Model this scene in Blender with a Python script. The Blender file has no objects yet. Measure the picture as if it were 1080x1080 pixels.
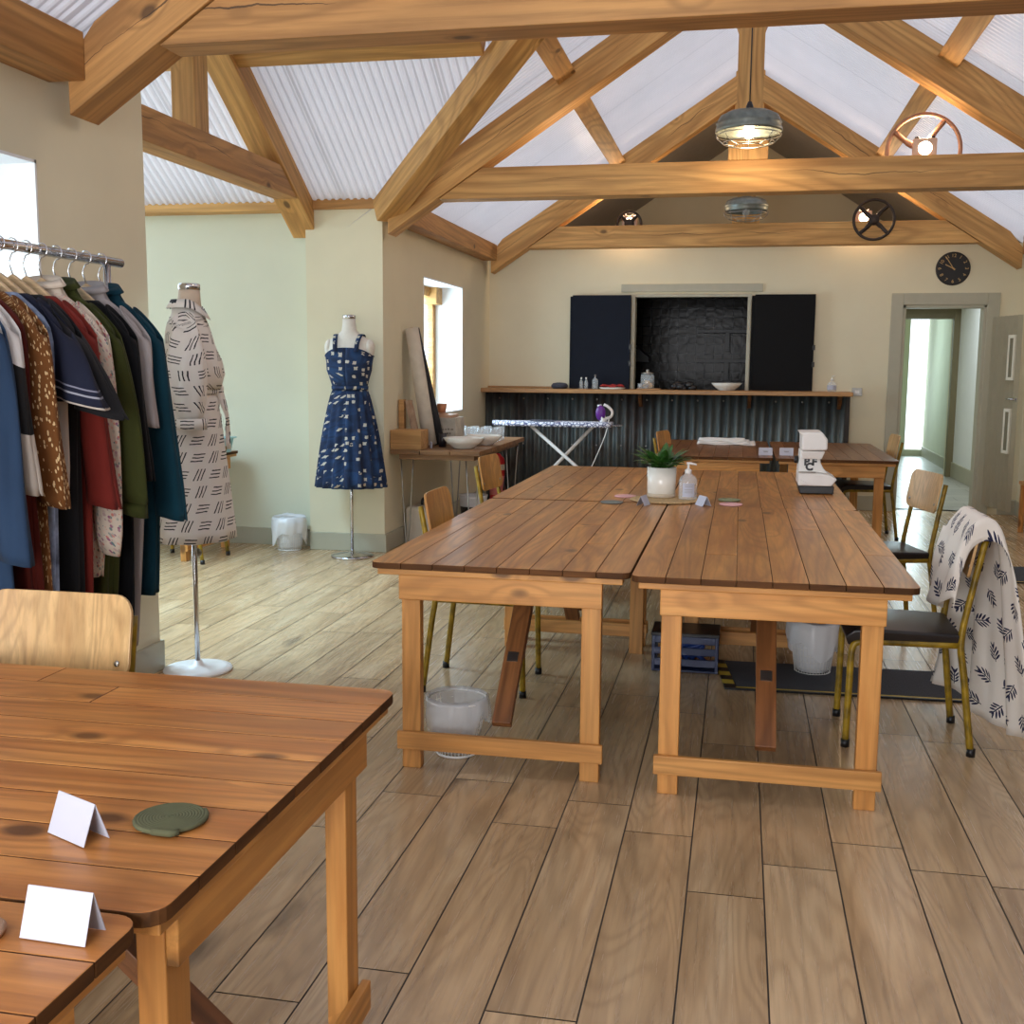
import bpy, bmesh, math, random
from mathutils import Matrix, Vector
random.seed(7)
PI = math.pi
SC = bpy.context.scene
COL = SC.collection

# ------------------------------------------------------------ camera
cam_d = bpy.data.cameras.new('camera')
cam_d.sensor_width = 36.0
cam_d.lens = 38.935
cam_d.clip_start = 0.05
cam = bpy.data.objects.new('camera', cam_d)
COL.objects.link(cam)
_y, _p, _r = 0.2009475, 0.1321252, 0.00771
fwd = Vector((-math.sin(_y)*math.cos(_p), math.cos(_y)*math.cos(_p), -math.sin(_p)))
rt = Vector((math.cos(_y), math.sin(_y), 0))
up = rt.cross(fwd)
r2 = rt*math.cos(_r) + up*math.sin(_r)
u2 = up*math.cos(_r) - rt*math.sin(_r)
cam.matrix_world = Matrix(((r2.x, u2.x, -fwd.x, 0), (r2.y, u2.y, -fwd.y, 0), (r2.z, u2.z, -fwd.z, 1.45), (0, 0, 0, 1)))
SC.camera = cam

# ------------------------------------------------------------ world, daylight, exposure
SC.view_settings.view_transform = 'Standard'
SC.view_settings.look = 'None'
SC.view_settings.gamma = 1.0
SC.view_settings.use_curve_mapping = False
SC.view_settings.exposure = 0.30
SC.cycles.use_denoising = True
SC.cycles.max_bounces = 8
SC.cycles.diffuse_bounces = 5
SC.cycles.sample_clamp_indirect = 6.0
world = bpy.data.worlds.new('sky')
SC.world = world
world.use_nodes = True
world.node_tree.nodes['Background'].inputs[0].default_value = (0.78, 0.87, 0.96, 1)
world.node_tree.nodes['Background'].inputs[1].default_value = 1.9


def area(name, loc, aim, sx, sy, power, color, spread=180):
    l = bpy.data.lights.new(name, 'AREA')
    l.shape = 'RECTANGLE'
    l.size, l.size_y = sx, sy
    l.energy = power
    l.color = color
    l.spread = math.radians(spread)
    o = bpy.data.objects.new(name, l)
    o.location = loc
    o.rotation_euler = (Vector(aim) - Vector(loc)).to_track_quat('-Z', 'Y').to_euler()
    COL.objects.link(o)
    return o


DAY = (0.62, 0.84, 1.0)
area('daylight_near_window', (-3.12, 3.25, 1.55), (0, 3.25, 1.0), 1.2, 1.2, 14, DAY)
area('daylight_far_window', (-3.12, 9.9, 1.6), (0, 9.9, 1.0), 1.2, 1.1, 45, DAY)
area('daylight_transept', (-6.9, 6.4, 1.6), (-3.6, 6.0, 0.0), 2.4, 1.9, 60, DAY)
area('daylight_added_rooflight', (-4.1, 5.30, 3.12), (-3.3, 5.6, 0.0), 2.0, 0.75, 66, (0.50, 0.78, 1.0), 100)  # light for an added, unseen rooflight that brightens the side bay floor
area('daylight_added_gable', (-6.75, 6.41, 3.1), (-3, 6.41, 3.6), 1.7, 0.7, 15, DAY, 120)  # extra high light through added gable glazing, for the side bay ceiling
area('daylight_rear', (-1.0, -3.2, 1.6), (0.2, 3, 0.6), 3.0, 2.2, 190, (0.96, 0.97, 1.0), 130)
area('daylight_corridor', (2.85, 20.6, 1.4), (2.6, 15, 1.0), 0.8, 2.0, 34, (0.70, 0.94, 1.0))
area('daylight_corridor_side', (2.06, 17.9, 1.5), (3.0, 17.4, 1.2), 1.6, 2.0, 13, (0.72, 0.94, 1.0))
area('passage_fill_light', (2.0, 13.9, 2.52), (2.1, 13.9, 0), 0.8, 1.6, 22, (0.82, 0.94, 1.0))  # added unseen light under the solid ceiling; no rooflight is built


# ------------------------------------------------------------ materials
def rgb(r, g, b):
    f = lambda c: (c/255/12.92) if c/255 <= 0.04045 else ((c/255+0.055)/1.055)**2.4
    return (f(r), f(g), f(b), 1)


class NT:
    def __init__(s, name):
        s.m = bpy.data.materials.new(name)
        s.m.use_nodes = True
        s.t = s.m.node_tree
        s.b = s.t.nodes['Principled BSDF']

    def n(s, typ, props=None, **ins):
        x = s.t.nodes.new(typ)
        for k, v in (props or {}).items():
            setattr(x, k, v)
        for k, v in ins.items():
            s.put(x.inputs[int(k[1:]) if k[0] == 'i' and k[1:].isdigit() else k.replace('_', ' ')], v)
        return x

    def put(s, sock, v):
        if isinstance(v, bpy.types.NodeSocket):
            s.t.links.new(v, sock)
        else:
            sock.default_value = v

    def M(s, op, a, b=0.0, c=0.0):
        return s.n('ShaderNodeMath', {'operation': op}, i0=a, i1=b, i2=c).outputs[0]

    def V(s, op, a, b=(0, 0, 0)):
        x = s.n('ShaderNodeVectorMath', {'operation': op}, i0=a, i1=b)
        return x.outputs[0]

    def mix(s, f, a, b, blend='MIX'):
        x = s.n('ShaderNodeMix', {'data_type': 'RGBA', 'blend_type': blend})
        s.put(x.inputs[0], f)
        s.put(x.inputs[6], a)
        s.put(x.inputs[7], b)
        return x.outputs[2]

    def ramp(s, f, stops):
        x = s.n('ShaderNodeValToRGB', i0=f)
        e = x.color_ramp.elements
        while len(e) < len(stops):
            e.new(0.5)
        for el, (p, c) in zip(e, stops):
            el.position = p
            el.color = c
        return x.outputs[0]

    def noise(s, vec, scale, detail=3, rough=0.5, dist=0.0):
        return s.n('ShaderNodeTexNoise', Vector=vec, Scale=scale, Detail=detail, Roughness=rough, Distortion=dist).outputs[0]

    def obj(s):
        return s.n('ShaderNodeTexCoord').outputs['Object']

    def uv(s):
        return s.n('ShaderNodeTexCoord').outputs['UV']

    def sep(s, v):
        return s.n('ShaderNodeSeparateXYZ', i0=v).outputs

    def comb(s, x, y, z=0.0):
        return s.n('ShaderNodeCombineXYZ', i0=x, i1=y, i2=z).outputs[0]

    def bump(s, h, strength=0.3, dist=0.01):
        x = s.n('ShaderNodeBump', Height=h, Strength=strength, Distance=dist)
        s.put(s.b.inputs['Normal'], x.outputs[0])

    def out(s, col=None, rough=None, metal=None, **kw):
        if col is not None:
            s.put(s.b.inputs['Base Color'], col)
        if rough is not None:
            s.put(s.b.inputs['Roughness'], rough)
        if metal is not None:
            s.put(s.b.inputs['Metallic'], metal)
        for k, v in kw.items():
            s.put(s.b.inputs[k.replace('_', ' ')], v)
        return s.m


def plain(name, c, rough=0.5, metal=0.0, var=0.06, scale=12, bump=0.0, **kw):
    a = NT(name)
    n = a.noise(a.obj(), scale, 4)
    d = tuple(max(0, x*(1-var*2)) for x in c[:3]) + (1,)
    l = tuple(min(1, x*(1+var)) for x in c[:3]) + (1,)
    if bump:
        a.bump(a.noise(a.obj(), scale*8, 3), bump, 0.003)
    return a.out(a.ramp(n, [(0.3, d), (0.7, l)]), rough, metal, **kw)


def wood(name, light, dark, axis='X', rough=0.5, knot=0.5, crack=0.0, grain=1.0, var=0.25, kscale=1.0, spec=0.5, contrast=(0.32, 0.68)):
    a = NT(name)
    co = a.obj()
    rnd = a.n('ShaderNodeObjectInfo').outputs['Random']
    isl = a.n('ShaderNodeNewGeometry').outputs['Random Per Island']
    r = a.M('ADD', a.M('MULTIPLY', rnd, 37.0), a.M('MULTIPLY', isl, 61.0))
    off = a.comb(r, a.M('MULTIPLY', r, 1.7), a.M('MULTIPLY', r, 0.6))
    v = a.V('ADD', co, off)
    i = 'XYZ'.index(axis)
    s1 = [5.0*grain]*3
    s1[i] = 0.5*grain
    s2 = [55.0*grain]*3
    s2[i] = 2.2*grain
    s3 = [6.5*kscale]*3
    s3[i] = 3.6*kscale
    n0 = a.noise(a.V('MULTIPLY', v, tuple(s1)), 1.0, 1.5, 0.4, 0.5)
    n1 = a.noise(a.V('MULTIPLY', v, tuple(x*1.7 for x in s1)), 1.0, 5, 0.6, 1.0)
    vor = a.n('ShaderNodeTexVoronoi', Vector=a.V('MULTIPLY', v, tuple(s3)), Scale=1.0)
    gate = a.M('GREATER_THAN', a.sep(vor.outputs['Color'])[0], 1.0-knot*0.6)
    near = a.M('MULTIPLY', gate, a.ramp(vor.outputs['Distance'], [(0.0, (1, 1, 1, 1)), (0.42, (0, 0, 0, 1))]))
    wob = a.M('ADD', 0.5, a.M('MULTIPLY', 0.5, a.M('SINE', a.M('ADD', a.M('MULTIPLY', n0, 85.0), a.M('MULTIPLY', near, 9.0)))))
    n2 = a.noise(a.V('MULTIPLY', v, tuple(s2)), 1.0, 4, 0.6, 0.4)
    col = a.ramp(n1, [(contrast[0], dark), (contrast[1], light)])
    hv = tuple(x*0.55 for x in dark[:3]) + (1,)
    col = a.mix(a.M('MULTIPLY', a.M('POWER', wob, 2.2), 0.42), col, hv)
    col = a.mix(a.M('MULTIPLY', a.ramp(n2, [(0.42, (0, 0, 0, 1)), (0.70, (1, 1, 1, 1))]), 0.5), col, hv)
    kd = a.M('ADD', vor.outputs['Distance'], a.M('MULTIPLY', a.M('SUBTRACT', n2, 0.5), 0.08))
    km = a.ramp(kd, [(0.10, (1, 1, 1, 1)), (0.18, (0, 0, 0, 1))])
    kk = tuple(x*0.22 for x in dark[:3]) + (1,)
    col = a.mix(a.M('MULTIPLY', a.M('MULTIPLY', km, gate), 0.85), col, kk)
    if crack:
        q = a.sep(co)
        lx = a.comb(a.M('ADD', a.M('MULTIPLY', q[0], 1.3), r), r)
        wav = a.M('MULTIPLY', a.M('SUBTRACT', a.noise(lx, 1.6, 5, 0.55), 0.5), 0.12)
        wid = a.M('MULTIPLY', a.M('SUBTRACT', a.noise(a.V('ADD', lx, (9.0, 4.0, 0)), 0.9, 2, 0.5), 0.46), 0.022)
        cm = a.M('LESS_THAN', a.M('ABSOLUTE', a.M('SUBTRACT', a.M('SUBTRACT', q[2], 0.12), wav)), wid)
        col = a.mix(a.M('MULTIPLY', cm, crack), col, rgb(52, 34, 20))
    bright = a.M('ADD', 1.0 - var/2, a.M('MULTIPLY', a.M('FRACT', a.M('MULTIPLY', r, 3.17)), var))
    col = a.mix(1.0, col, a.comb(bright, bright, bright), 'MULTIPLY')
    a.bump(n2, 0.12, 0.003)
    return a.out(col, rough, 0.0, **{'Specular_IOR_Level': spec})


OAK = wood('oak_beam', rgb(220, 172, 104), rgb(184, 132, 70), crack=0.75, knot=0.25, rough=0.62, var=0.16, grain=0.7)
OAKD = wood('oak_beam_dark', rgb(204, 152, 90), rgb(164, 114, 62), crack=0.8, knot=0.25, rough=0.62, var=0.12, grain=0.7)
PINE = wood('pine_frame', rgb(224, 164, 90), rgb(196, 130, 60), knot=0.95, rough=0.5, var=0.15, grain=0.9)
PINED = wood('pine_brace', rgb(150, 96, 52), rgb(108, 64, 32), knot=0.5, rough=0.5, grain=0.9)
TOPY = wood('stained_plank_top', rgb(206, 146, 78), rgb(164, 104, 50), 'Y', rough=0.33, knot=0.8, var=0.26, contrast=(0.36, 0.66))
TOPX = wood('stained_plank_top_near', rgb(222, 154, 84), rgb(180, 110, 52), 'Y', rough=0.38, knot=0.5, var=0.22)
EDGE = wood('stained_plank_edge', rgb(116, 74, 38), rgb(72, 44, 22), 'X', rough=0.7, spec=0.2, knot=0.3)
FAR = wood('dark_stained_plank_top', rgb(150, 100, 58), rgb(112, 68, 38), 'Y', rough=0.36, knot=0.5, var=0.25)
PLY = wood('beech_plywood', rgb(226, 190, 136), rgb(206, 162, 108), 'Z', rough=0.42, knot=0.0, var=0.1, grain=1.3)
PLYO = wood('amber_plywood', rgb(212, 158, 84), rgb(184, 126, 60), 'Z', rough=0.42, knot=0.0, var=0.1, grain=1.3)
BEECH = wood('hanger_wood', rgb(226, 200, 160), rgb(204, 170, 128), 'X', rough=0.45, knot=0.0, var=0.1, grain=2)
BAR = wood('counter_oak', rgb(200, 150, 92), rgb(166, 118, 68), 'X', rough=0.45, knot=0.3, var=0.1)
SHELF = wood('rustic_board', rgb(160, 118, 76), rgb(118, 82, 50), 'Y', rough=0.6, knot=0.4)
CREAM = plain('cream_wall_paint', rgb(222, 214, 186), 0.85, var=0.015, scale=3)
PALE = plain('green_paint_and_daylit_cream', rgb(216, 217, 196), 0.85, var=0.015, scale=3)  # in the side bay: same cream, its daylight tint mixed into the colour
REVEAL = plain('white_reveal_paint', rgb(236, 238, 238), 0.8, var=0.01)
DIMWALL = plain('low_bounce_brown', rgb(104, 92, 78), 0.95, var=.2, scale=6)  # invented dark finish so the unseen right wall bounces less light
SAGE = plain('sage_grey_trim_paint', rgb(176, 172, 152), 0.5, var=0.02)
DOORP = plain('off_white_door_paint', rgb(232, 228, 210), 0.45, var=0.02)
OLIVE = plain('olive_frame_paint', rgb(118, 108, 78), 0.5, var=0.02)
GREYROOF = plain('grey_plaster_ceiling', rgb(168, 162, 154), 0.9, var=0.03)
NAVY = plain('navy_shutter_paint', rgb(17, 23, 36), 0.7, var=0.05, Specular_IOR_Level=0.2)
BLACK = plain('black_plastic', rgb(22, 22, 25), 0.4)
VINYL = plain('black_vinyl', rgb(34, 28, 28), 0.38, bump=0.1)
WHITE = plain('white_plastic', rgb(236, 234, 230), 0.35, var=0.02)
CARD = plain('white_card', rgb(188, 190, 204), 0.7, var=0.01)
PAPER = plain('white_cloth', rgb(236, 234, 230), 0.9, var=0.02)
CHROME = plain('chrome', rgb(205, 205, 208), 0.18, 1.0, var=0.02)
STEEL = plain('brushed_steel', rgb(168, 166, 162), 0.35, 1.0, var=0.05)
GALV = plain('galvanised_lamp_metal', rgb(128, 134, 128), 0.45, 0.8, var=0.12, scale=25)
IRON = plain('dark_cast_iron', rgb(66, 56, 50), 0.5, 0.7, var=0.15)
COPPER = plain('bronzed_wheel', rgb(176, 128, 100), 0.45, 0.6, var=0.12)
MUST = plain('worn_mustard_paint', rgb(152, 122, 22), 0.42, 0.1, var=0.3, scale=22)
CARDB = wood('cardboard', rgb(202, 158, 104), rgb(184, 138, 86), rough=0.85, knot=0, var=0.1)
TORSO = plain('beige_mannequin_cloth', rgb(206, 188, 168), 0.85, var=0.03, scale=40)
TORSOW = plain('white_mannequin_cloth', rgb(222, 216, 206), 0.8, var=0.03, scale=40)
PORC = plain('white_porcelain', rgb(236, 232, 222), 0.18, var=0.01)
RED = plain('red_extinguisher_paint', rgb(190, 24, 28), 0.3)
BLUEP = plain('dark_blue_plastic', rgb(26, 42, 80), 0.4)
MAT_G = plain('grey_carpet_mat', rgb(70, 72, 78), 0.95, var=0.15, scale=120, bump=0.4)
YEL = plain('yellow_tape', rgb(206, 178, 62), 0.6, var=0.05)
PURPLE = plain('purple_plastic', rgb(96, 36, 130), 0.3)
GOLD = plain('gold_numeral_paint', rgb(196, 160, 104), 0.5)
SOIL = plain('potting_soil', rgb(50, 36, 26), 0.95, var=0.3, scale=60)
TUB = plain('pale_blue_plastic', rgb(150, 196, 204), 0.4)
SPEAK = plain('slate_speaker_cloth', rgb(62, 64, 76), 0.8)
REDC = plain('red_check_cloth', rgb(170, 44, 40), 0.9, var=0.2, scale=60)
COOK = plain('biscuits', rgb(206, 166, 112), 0.8, var=0.2, scale=40)
TAN = plain('tan_ceramic', rgb(200, 160, 130), 0.4)
KHAKI = plain('khaki_rope', rgb(96, 98, 70), 0.9)
PINK = plain('pink_felt', rgb(222, 170, 170), 0.9)
GREEN = plain('sage_felt', rgb(134, 140, 106), 0.9)
GREYF = plain('grey_felt', rgb(120, 122, 116), 0.9)
GREYC = plain('white_case', rgb(214, 206, 190), 0.6)


def emit(name, c, s):
    a = NT(name)
    return a.out((0.9, 0.85, 0.8, 1), 0.5, 0, Emission_Color=c, Emission_Strength=s)


BULB = emit('lit_bulb', (1.0, 0.78, 0.48, 1), 40)
WLAMP = emit('lit_uplight', (1.0, 0.72, 0.45, 1), 12)


def glass(name, c=(1, 1, 1, 1), rough=0.03, alpha=0.25):
    a = NT(name)
    n = a.noise(a.obj(), 20)
    return a.out(a.ramp(n, [(0.3, c), (0.7, c)]), rough, 0.0, Alpha=alpha, Specular_IOR_Level=0.8)


GLASS = glass('clear_glass', (0.86, 0.93, 0.96, 1), 0.05, 0.28)
PANE = glass('window_pane', (0.9, 0.97, 1.0, 1), 0.02, 0.12)
BAG = glass('clear_bag', (0.86, 0.88, 0.9, 1), 0.25, 0.34)
BAGW = glass('white_bag', (0.9, 0.9, 0.92, 1), 0.35, 0.8)


def floor_mat():
    a = NT('oak_effect_plank_tile')
    co = a.obj()
    isl = a.n('ShaderNodeNewGeometry').outputs['Random Per Island']
    r = a.M('MULTIPLY', isl, 83.0)
    v = a.V('ADD', co, a.comb(r, a.M('MULTIPLY', r, 2.3), 0.0))
    n1 = a.noise(a.V('MULTIPLY', v, (5.0, 0.7, 1)), 1.0, 5, 0.55, 1.4)
    n2 = a.noise(a.V('MULTIPLY', v, (60.0, 2.0, 1)), 1.0, 4, 0.6, 0.3)
    col = a.ramp(n1, [(0.28, rgb(176, 146, 108)), (0.5, rgb(208, 176, 134)), (0.72, rgb(222, 194, 154))])
    n0 = a.noise(a.V('MULTIPLY', v, (5.5, 0.8, 1)), 1.0, 1.5, 0.4, 0.6)
    ring = a.M('POWER', a.M('ADD', 0.5, a.M('MULTIPLY', 0.5, a.M('SINE', a.M('MULTIPLY', n0, 95.0)))), 2.0)
    col = a.mix(a.M('MULTIPLY', ring, 0.26), col, rgb(136, 106, 74))
    col = a.mix(a.M('MULTIPLY', a.ramp(n2, [(0.4, (0, 0, 0, 1)), (0.75, (1, 1, 1, 1))]), 0.4), col, rgb(140, 116, 92))
    vor = a.n('ShaderNodeTexVoronoi', Vector=a.V('MULTIPLY', a.V('ADD', v, a.comb(0.0, a.M('MULTIPLY', n2, 0.1))), (3.4, 1.15, 1)), Scale=1.0)
    km = a.ramp(a.M('ADD', vor.outputs['Distance'], a.M('MULTIPLY', a.M('SUBTRACT', n1, 0.5), 0.5)), [(0.03, (1, 1, 1, 1)), (0.17, (0, 0, 0, 1))])
    gate = a.M('GREATER_THAN', a.sep(vor.outputs['Color'])[0], 0.5)
    col = a.mix(a.M('MULTIPLY', a.M('MULTIPLY', km, gate), 0.75), col, rgb(84, 66, 50))
    br = a.M('ADD', 0.9, a.M('MULTIPLY', a.M('FRACT', a.M('MULTIPLY', r, 1.3)), 0.16))
    col = a.mix(1.0, col, a.comb(br, br, br), 'MULTIPLY')
    a.bump(n2, 0.02, 0.001)
    return a.out(col, a.M('ADD', 0.18, a.M('MULTIPLY', n2, 0.16)), 0.0, Specular_IOR_Level=0.8)


FLOOR = floor_mat()
GROUT = plain('dark_grout', rgb(66, 58, 50), 0.9)


def sheet_mat():
    a = NT('translucent_ribbed_roof_sheet')
    n = a.noise(a.V('MULTIPLY', a.obj(), (1.5, 1.5, 1.5)), 1.0, 3)
    col = a.ramp(n, [(0.3, rgb(206, 206, 214)), (0.7, rgb(226, 225, 233))])
    a.out(col, 0.38, 0.0)
    u = a.sep(a.uv())
    rib = a.M('LESS_THAN', a.M('ABSOLUTE', a.M('SUBTRACT', a.M('FRACT', a.M('MULTIPLY', u[0], 1/0.058)), 0.65)), 0.13)
    seam = a.M('LESS_THAN', a.M('FRACT', a.M('MULTIPLY', u[0], 1/0.986)), 0.02)
    dk = a.M('MAXIMUM', a.M('MULTIPLY', rib, 0.6), a.M('MULTIPLY', seam, 0.6))
    tr = a.n('ShaderNodeBsdfTranslucent', Color=a.mix(dk, rgb(222, 217, 222), rgb(120, 122, 134)))
    mx = a.n('ShaderNodeMixShader', i0=0.30)
    a.t.links.new(a.b.outputs[0], mx.inputs[1])
    a.t.links.new(tr.outputs[0], mx.inputs[2])
    a.t.links.new(mx.outputs[0], a.t.nodes['Material Output'].inputs[0])
    return a.m


SHEET = sheet_mat()


def zinc_mat():
    a = NT('rusty_corrugated_zinc')
    co = a.obj()
    n = a.noise(a.V('MULTIPLY', co, (9, 9, 1.2)), 1.0, 5, 0.65)
    n2 = a.noise(a.V('MULTIPLY', co, (2.2, 2, 1.6)), 1.0, 4, 0.6)
    col = a.ramp(n, [(0.3, rgb(64, 70, 72)), (0.55, rgb(100, 108, 108)), (0.8, rgb(134, 140, 136))])
    sheet = a.n('ShaderNodeTexWhiteNoise', {'noise_dimensions': '1D'}, W=a.M('FLOOR', a.M('MULTIPLY', a.M('ADD', a.sep(co)[0], 0.18), 1.35))).outputs[0]
    rm = a.M('MULTIPLY', a.ramp(n2, [(0.44, (0, 0, 0, 1)), (0.62, (1, 1, 1, 1))]), a.M('LESS_THAN', a.sep(co)[0], -0.7))
    col = a.mix(a.M('MULTIPLY', rm, 0.75), col, rgb(70, 46, 38))
    col = a.mix(a.M('MULTIPLY', a.M('GREATER_THAN', sheet, 0.6), 0.55), col, rgb(58, 48, 46))
    return a.out(col, 0.5, 0.55)


ZINC = zinc_mat()


def tile_mat():
    a = NT('dark_glazed_wall_tile')
    s = a.sep(a.obj())
    v = a.comb(s[0], s[2])
    br = a.n('ShaderNodeTexBrick', {'offset': 0.0}, Vector=v, Color1=rgb(44, 33, 20), Color2=rgb(24, 18, 12), Mortar=rgb(12, 10, 9), Scale=1.0, Mortar_Size=0.006, Brick_Width=0.115, Row_Height=0.115)
    a.bump(a.noise(a.obj(), 14, 2), 0.35, 0.01)
    return a.out(br.outputs[0], 0.24, 0.0, Specular_IOR_Level=0.12)


TILE = tile_mat()
FTILE = None


def passage_tile():
    a = NT('pale_grey_floor_tile')
    s = a.sep(a.obj())
    br = a.n('ShaderNodeTexBrick', {'offset': 0.5}, Vector=a.comb(s[0], s[1]), Color1=rgb(176, 172, 160), Color2=rgb(158, 156, 146), Mortar=rgb(110, 106, 98), Scale=1.0, Mortar_Size=0.006, Brick_Width=0.6, Row_Height=0.3)
    return a.out(br.outputs[0], 0.32, 0.0)


FTILE = passage_tile()


# fabrics -----------------------------------------------------
def cloth(name, c, var=0.12, rough=0.92):
    a = NT(name)
    n = a.noise(a.V('MULTIPLY', a.obj(), (14, 14, 3)), 1.0, 4)
    w = a.noise(a.obj(), 300, 1)
    d = tuple(x*(1-var*1.6) for x in c[:3]) + (1,)
    l = tuple(min(1, x*(1+var)) for x in c[:3]) + (1,)
    a.bump(w, 0.15, 0.002)
    return a.out(a.ramp(n, [(0.3, d), (0.7, l)]), rough, 0, Sheen_Weight=0.03, Specular_IOR_Level=0.25)


def dashes():
    a = NT('white_cotton_with_black_triple_dashes')
    s = a.sep(a.uv())
    cx, cy = a.M('MULTIPLY', s[0], 1/0.088), a.M('MULTIPLY', s[1], 1/0.076)
    iy = a.M('FLOOR', cy)
    cx = a.M('ADD', cx, a.M('MULTIPLY', a.M('MODULO', a.M('ADD', iy, 100.0), 2.0), 0.5))
    ix = a.M('FLOOR', cx)
    fx, fy = a.M('SUBTRACT', a.M('FRACT', cx), 0.5), a.M('SUBTRACT', a.M('FRACT', cy), 0.5)
    wob = a.M('MULTIPLY', a.M('SUBTRACT', a.noise(a.uv(), 26, 2), 0.5), 0.12)
    par = a.M('MODULO', a.M('ADD', a.M('ADD', ix, iy), 200.0), 2.0)
    along = a.M('ADD', a.M('MULTIPLY', fx, par), a.M('MULTIPLY', fy, a.M('SUBTRACT', 1.0, par)))
    across = a.M('ADD', a.M('ADD', a.M('MULTIPLY', fy, par), a.M('MULTIPLY', fx, a.M('SUBTRACT', 1.0, par))), wob)
    l = a.M('SUBTRACT', a.M('FRACT', a.M('MULTIPLY', a.M('ADD', across, 0.3), 5.0)), 0.5)
    m = a.M('MULTIPLY', a.M('LESS_THAN', a.M('ABSOLUTE', l), 0.17), a.M('MULTIPLY', a.M('LESS_THAN', a.M('ABSOLUTE', across), 0.3), a.M('LESS_THAN', a.M('ABSOLUTE', along), 0.34)))
    return a.out(a.mix(m, rgb(232, 228, 222), rgb(30, 30, 38)), 0.9, 0)


def blotch():
    a = NT('navy_cotton_with_cream_motifs')
    v = a.uv()
    vor = a.n('ShaderNodeTexVoronoi', {'feature': 'F1', 'distance': 'CHEBYCHEV'}, Vector=v, Scale=20.0, Randomness=0.45)
    n = a.noise(v, 70, 2)
    d = a.M('ADD', vor.outputs['Distance'], a.M('MULTIPLY', a.M('SUBTRACT', n, 0.5), 0.24))
    m = a.M('MULTIPLY', a.M('LESS_THAN', d, 0.22), a.M('GREATER_THAN', a.sep(vor.outputs['Color'])[1], 0.12))
    base = a.ramp(a.noise(v, 9, 2), [(0.4, rgb(16, 34, 66)), (0.6, rgb(26, 56, 96))])
    vo2 = a.n('ShaderNodeTexVoronoi', {'feature': 'DISTANCE_TO_EDGE'}, Vector=v, Scale=9.0, Randomness=0.7)
    base = a.mix(a.M('MULTIPLY', a.M('LESS_THAN', vo2.outputs['Distance'], 0.07), 0.5), base, rgb(14, 26, 54))
    return a.out(a.mix(m, base, rgb(186, 178, 164)), 0.9, 0)


def sprig(name, ground, ink, cell=0.105):
    a = NT(name)
    v = a.V('MULTIPLY', a.uv(), (1/cell, 1/cell, 1))
    s = a.sep(v)
    iy = a.M('FLOOR', s[1])
    sx = a.M('ADD', s[0], a.M('MULTIPLY', a.M('MODULO', a.M('ADD', iy, 100.0), 2.0), 0.5))
    ix = a.M('FLOOR', sx)
    wn = a.n('ShaderNodeTexWhiteNoise', {'noise_dimensions': '2D'}, Vector=a.comb(ix, iy))
    ang = a.M('MULTIPLY', wn.outputs[0], 6.283)
    fx, fy = a.M('SUBTRACT', a.M('FRACT', sx), 0.5), a.M('SUBTRACT', a.M('FRACT', s[1]), 0.5)
    ca, sa = a.M('COSINE', ang), a.M('SINE', ang)
    px = a.M('SUBTRACT', a.M('MULTIPLY', fx, ca), a.M('MULTIPLY', fy, sa))
    py = a.M('ADD', a.M('MULTIPLY', fx, sa), a.M('MULTIPLY', fy, ca))
    ax = a.M('ABSOLUTE', px)
    tot = a.M('MULTIPLY', a.M('LESS_THAN', ax, 0.018), a.M('LESS_THAN', a.M('ABSOLUTE', py), 0.3))
    for k, (lx, ly) in enumerate([(0.13, -0.13), (0.14, 0.0), (0.11, 0.12), (0.05, 0.25)]):
        t = math.radians([40, 46, 52, 66][k])
        dx, dy = a.M('SUBTRACT', ax, lx), a.M('SUBTRACT', py, ly)
        u = a.M('ADD', a.M('MULTIPLY', dx, math.cos(t)), a.M('MULTIPLY', dy, math.sin(t)))
        w = a.M('SUBTRACT', a.M('MULTIPLY', dy, math.cos(t)), a.M('MULTIPLY', dx, math.sin(t)))
        e = a.M('ADD', a.M('POWER', a.M('MULTIPLY', u, 1/0.14), 2.0), a.M('POWER', a.M('MULTIPLY', w, 1/0.034), 2.0))
        tot = a.M('MAXIMUM', tot, a.M('LESS_THAN', e, 1.0))
    return a.out(a.mix(tot, ground, ink), 0.92, 0)


def floral():
    a = NT('ditsy_floral_cotton')
    v = a.uv()
    vor = a.n('ShaderNodeTexVoronoi', Vector=v, Scale=85.0)
    c = a.sep(vor.outputs['Color'])
    col = a.ramp(c[0], [(0.0, rgb(196, 84, 76)), (0.3, rgb(216, 198, 178)), (0.5, rgb(90, 118, 120)), (0.7, rgb(206, 186, 170)), (0.9, rgb(150, 96, 120))])
    m = a.M('LESS_THAN', vor.outputs['Distance'], 0.45)
    return a.out(a.mix(m, rgb(206, 190, 172), col), 0.92, 0)


def leafp():
    a = NT('ochre_cotton_with_cream_leaves')
    v = a.V('MULTIPLY', a.uv(), (120, 48, 1))
    vor = a.n('ShaderNodeTexVoronoi', Vector=v, Scale=1.0)
    m = a.M('LESS_THAN', vor.outputs['Distance'], 0.3)
    return a.out(a.mix(m, rgb(112, 66, 22), rgb(220, 190, 140)), 0.92, 0)


def spotted():
    a = NT('white_cover_with_blue_pattern')
    vor = a.n('ShaderNodeTexVoronoi', {'feature': 'DISTANCE_TO_EDGE'}, Vector=a.obj(), Scale=26.0)
    return a.out(a.mix(a.M('LESS_THAN', vor.outputs['Distance'], 0.10), rgb(232, 236, 246), rgb(96, 104, 140)), 0.9, 0)


def banded(name, bands):
    a = NT(name)
    z = a.sep(a.uv())[1]
    col = bands[0][1]
    for z0, c in bands[1:]:
        col = a.mix(a.M('GREATER_THAN', z, z0), col, c)
    return a.out(col, 0.92, 0)


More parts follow.
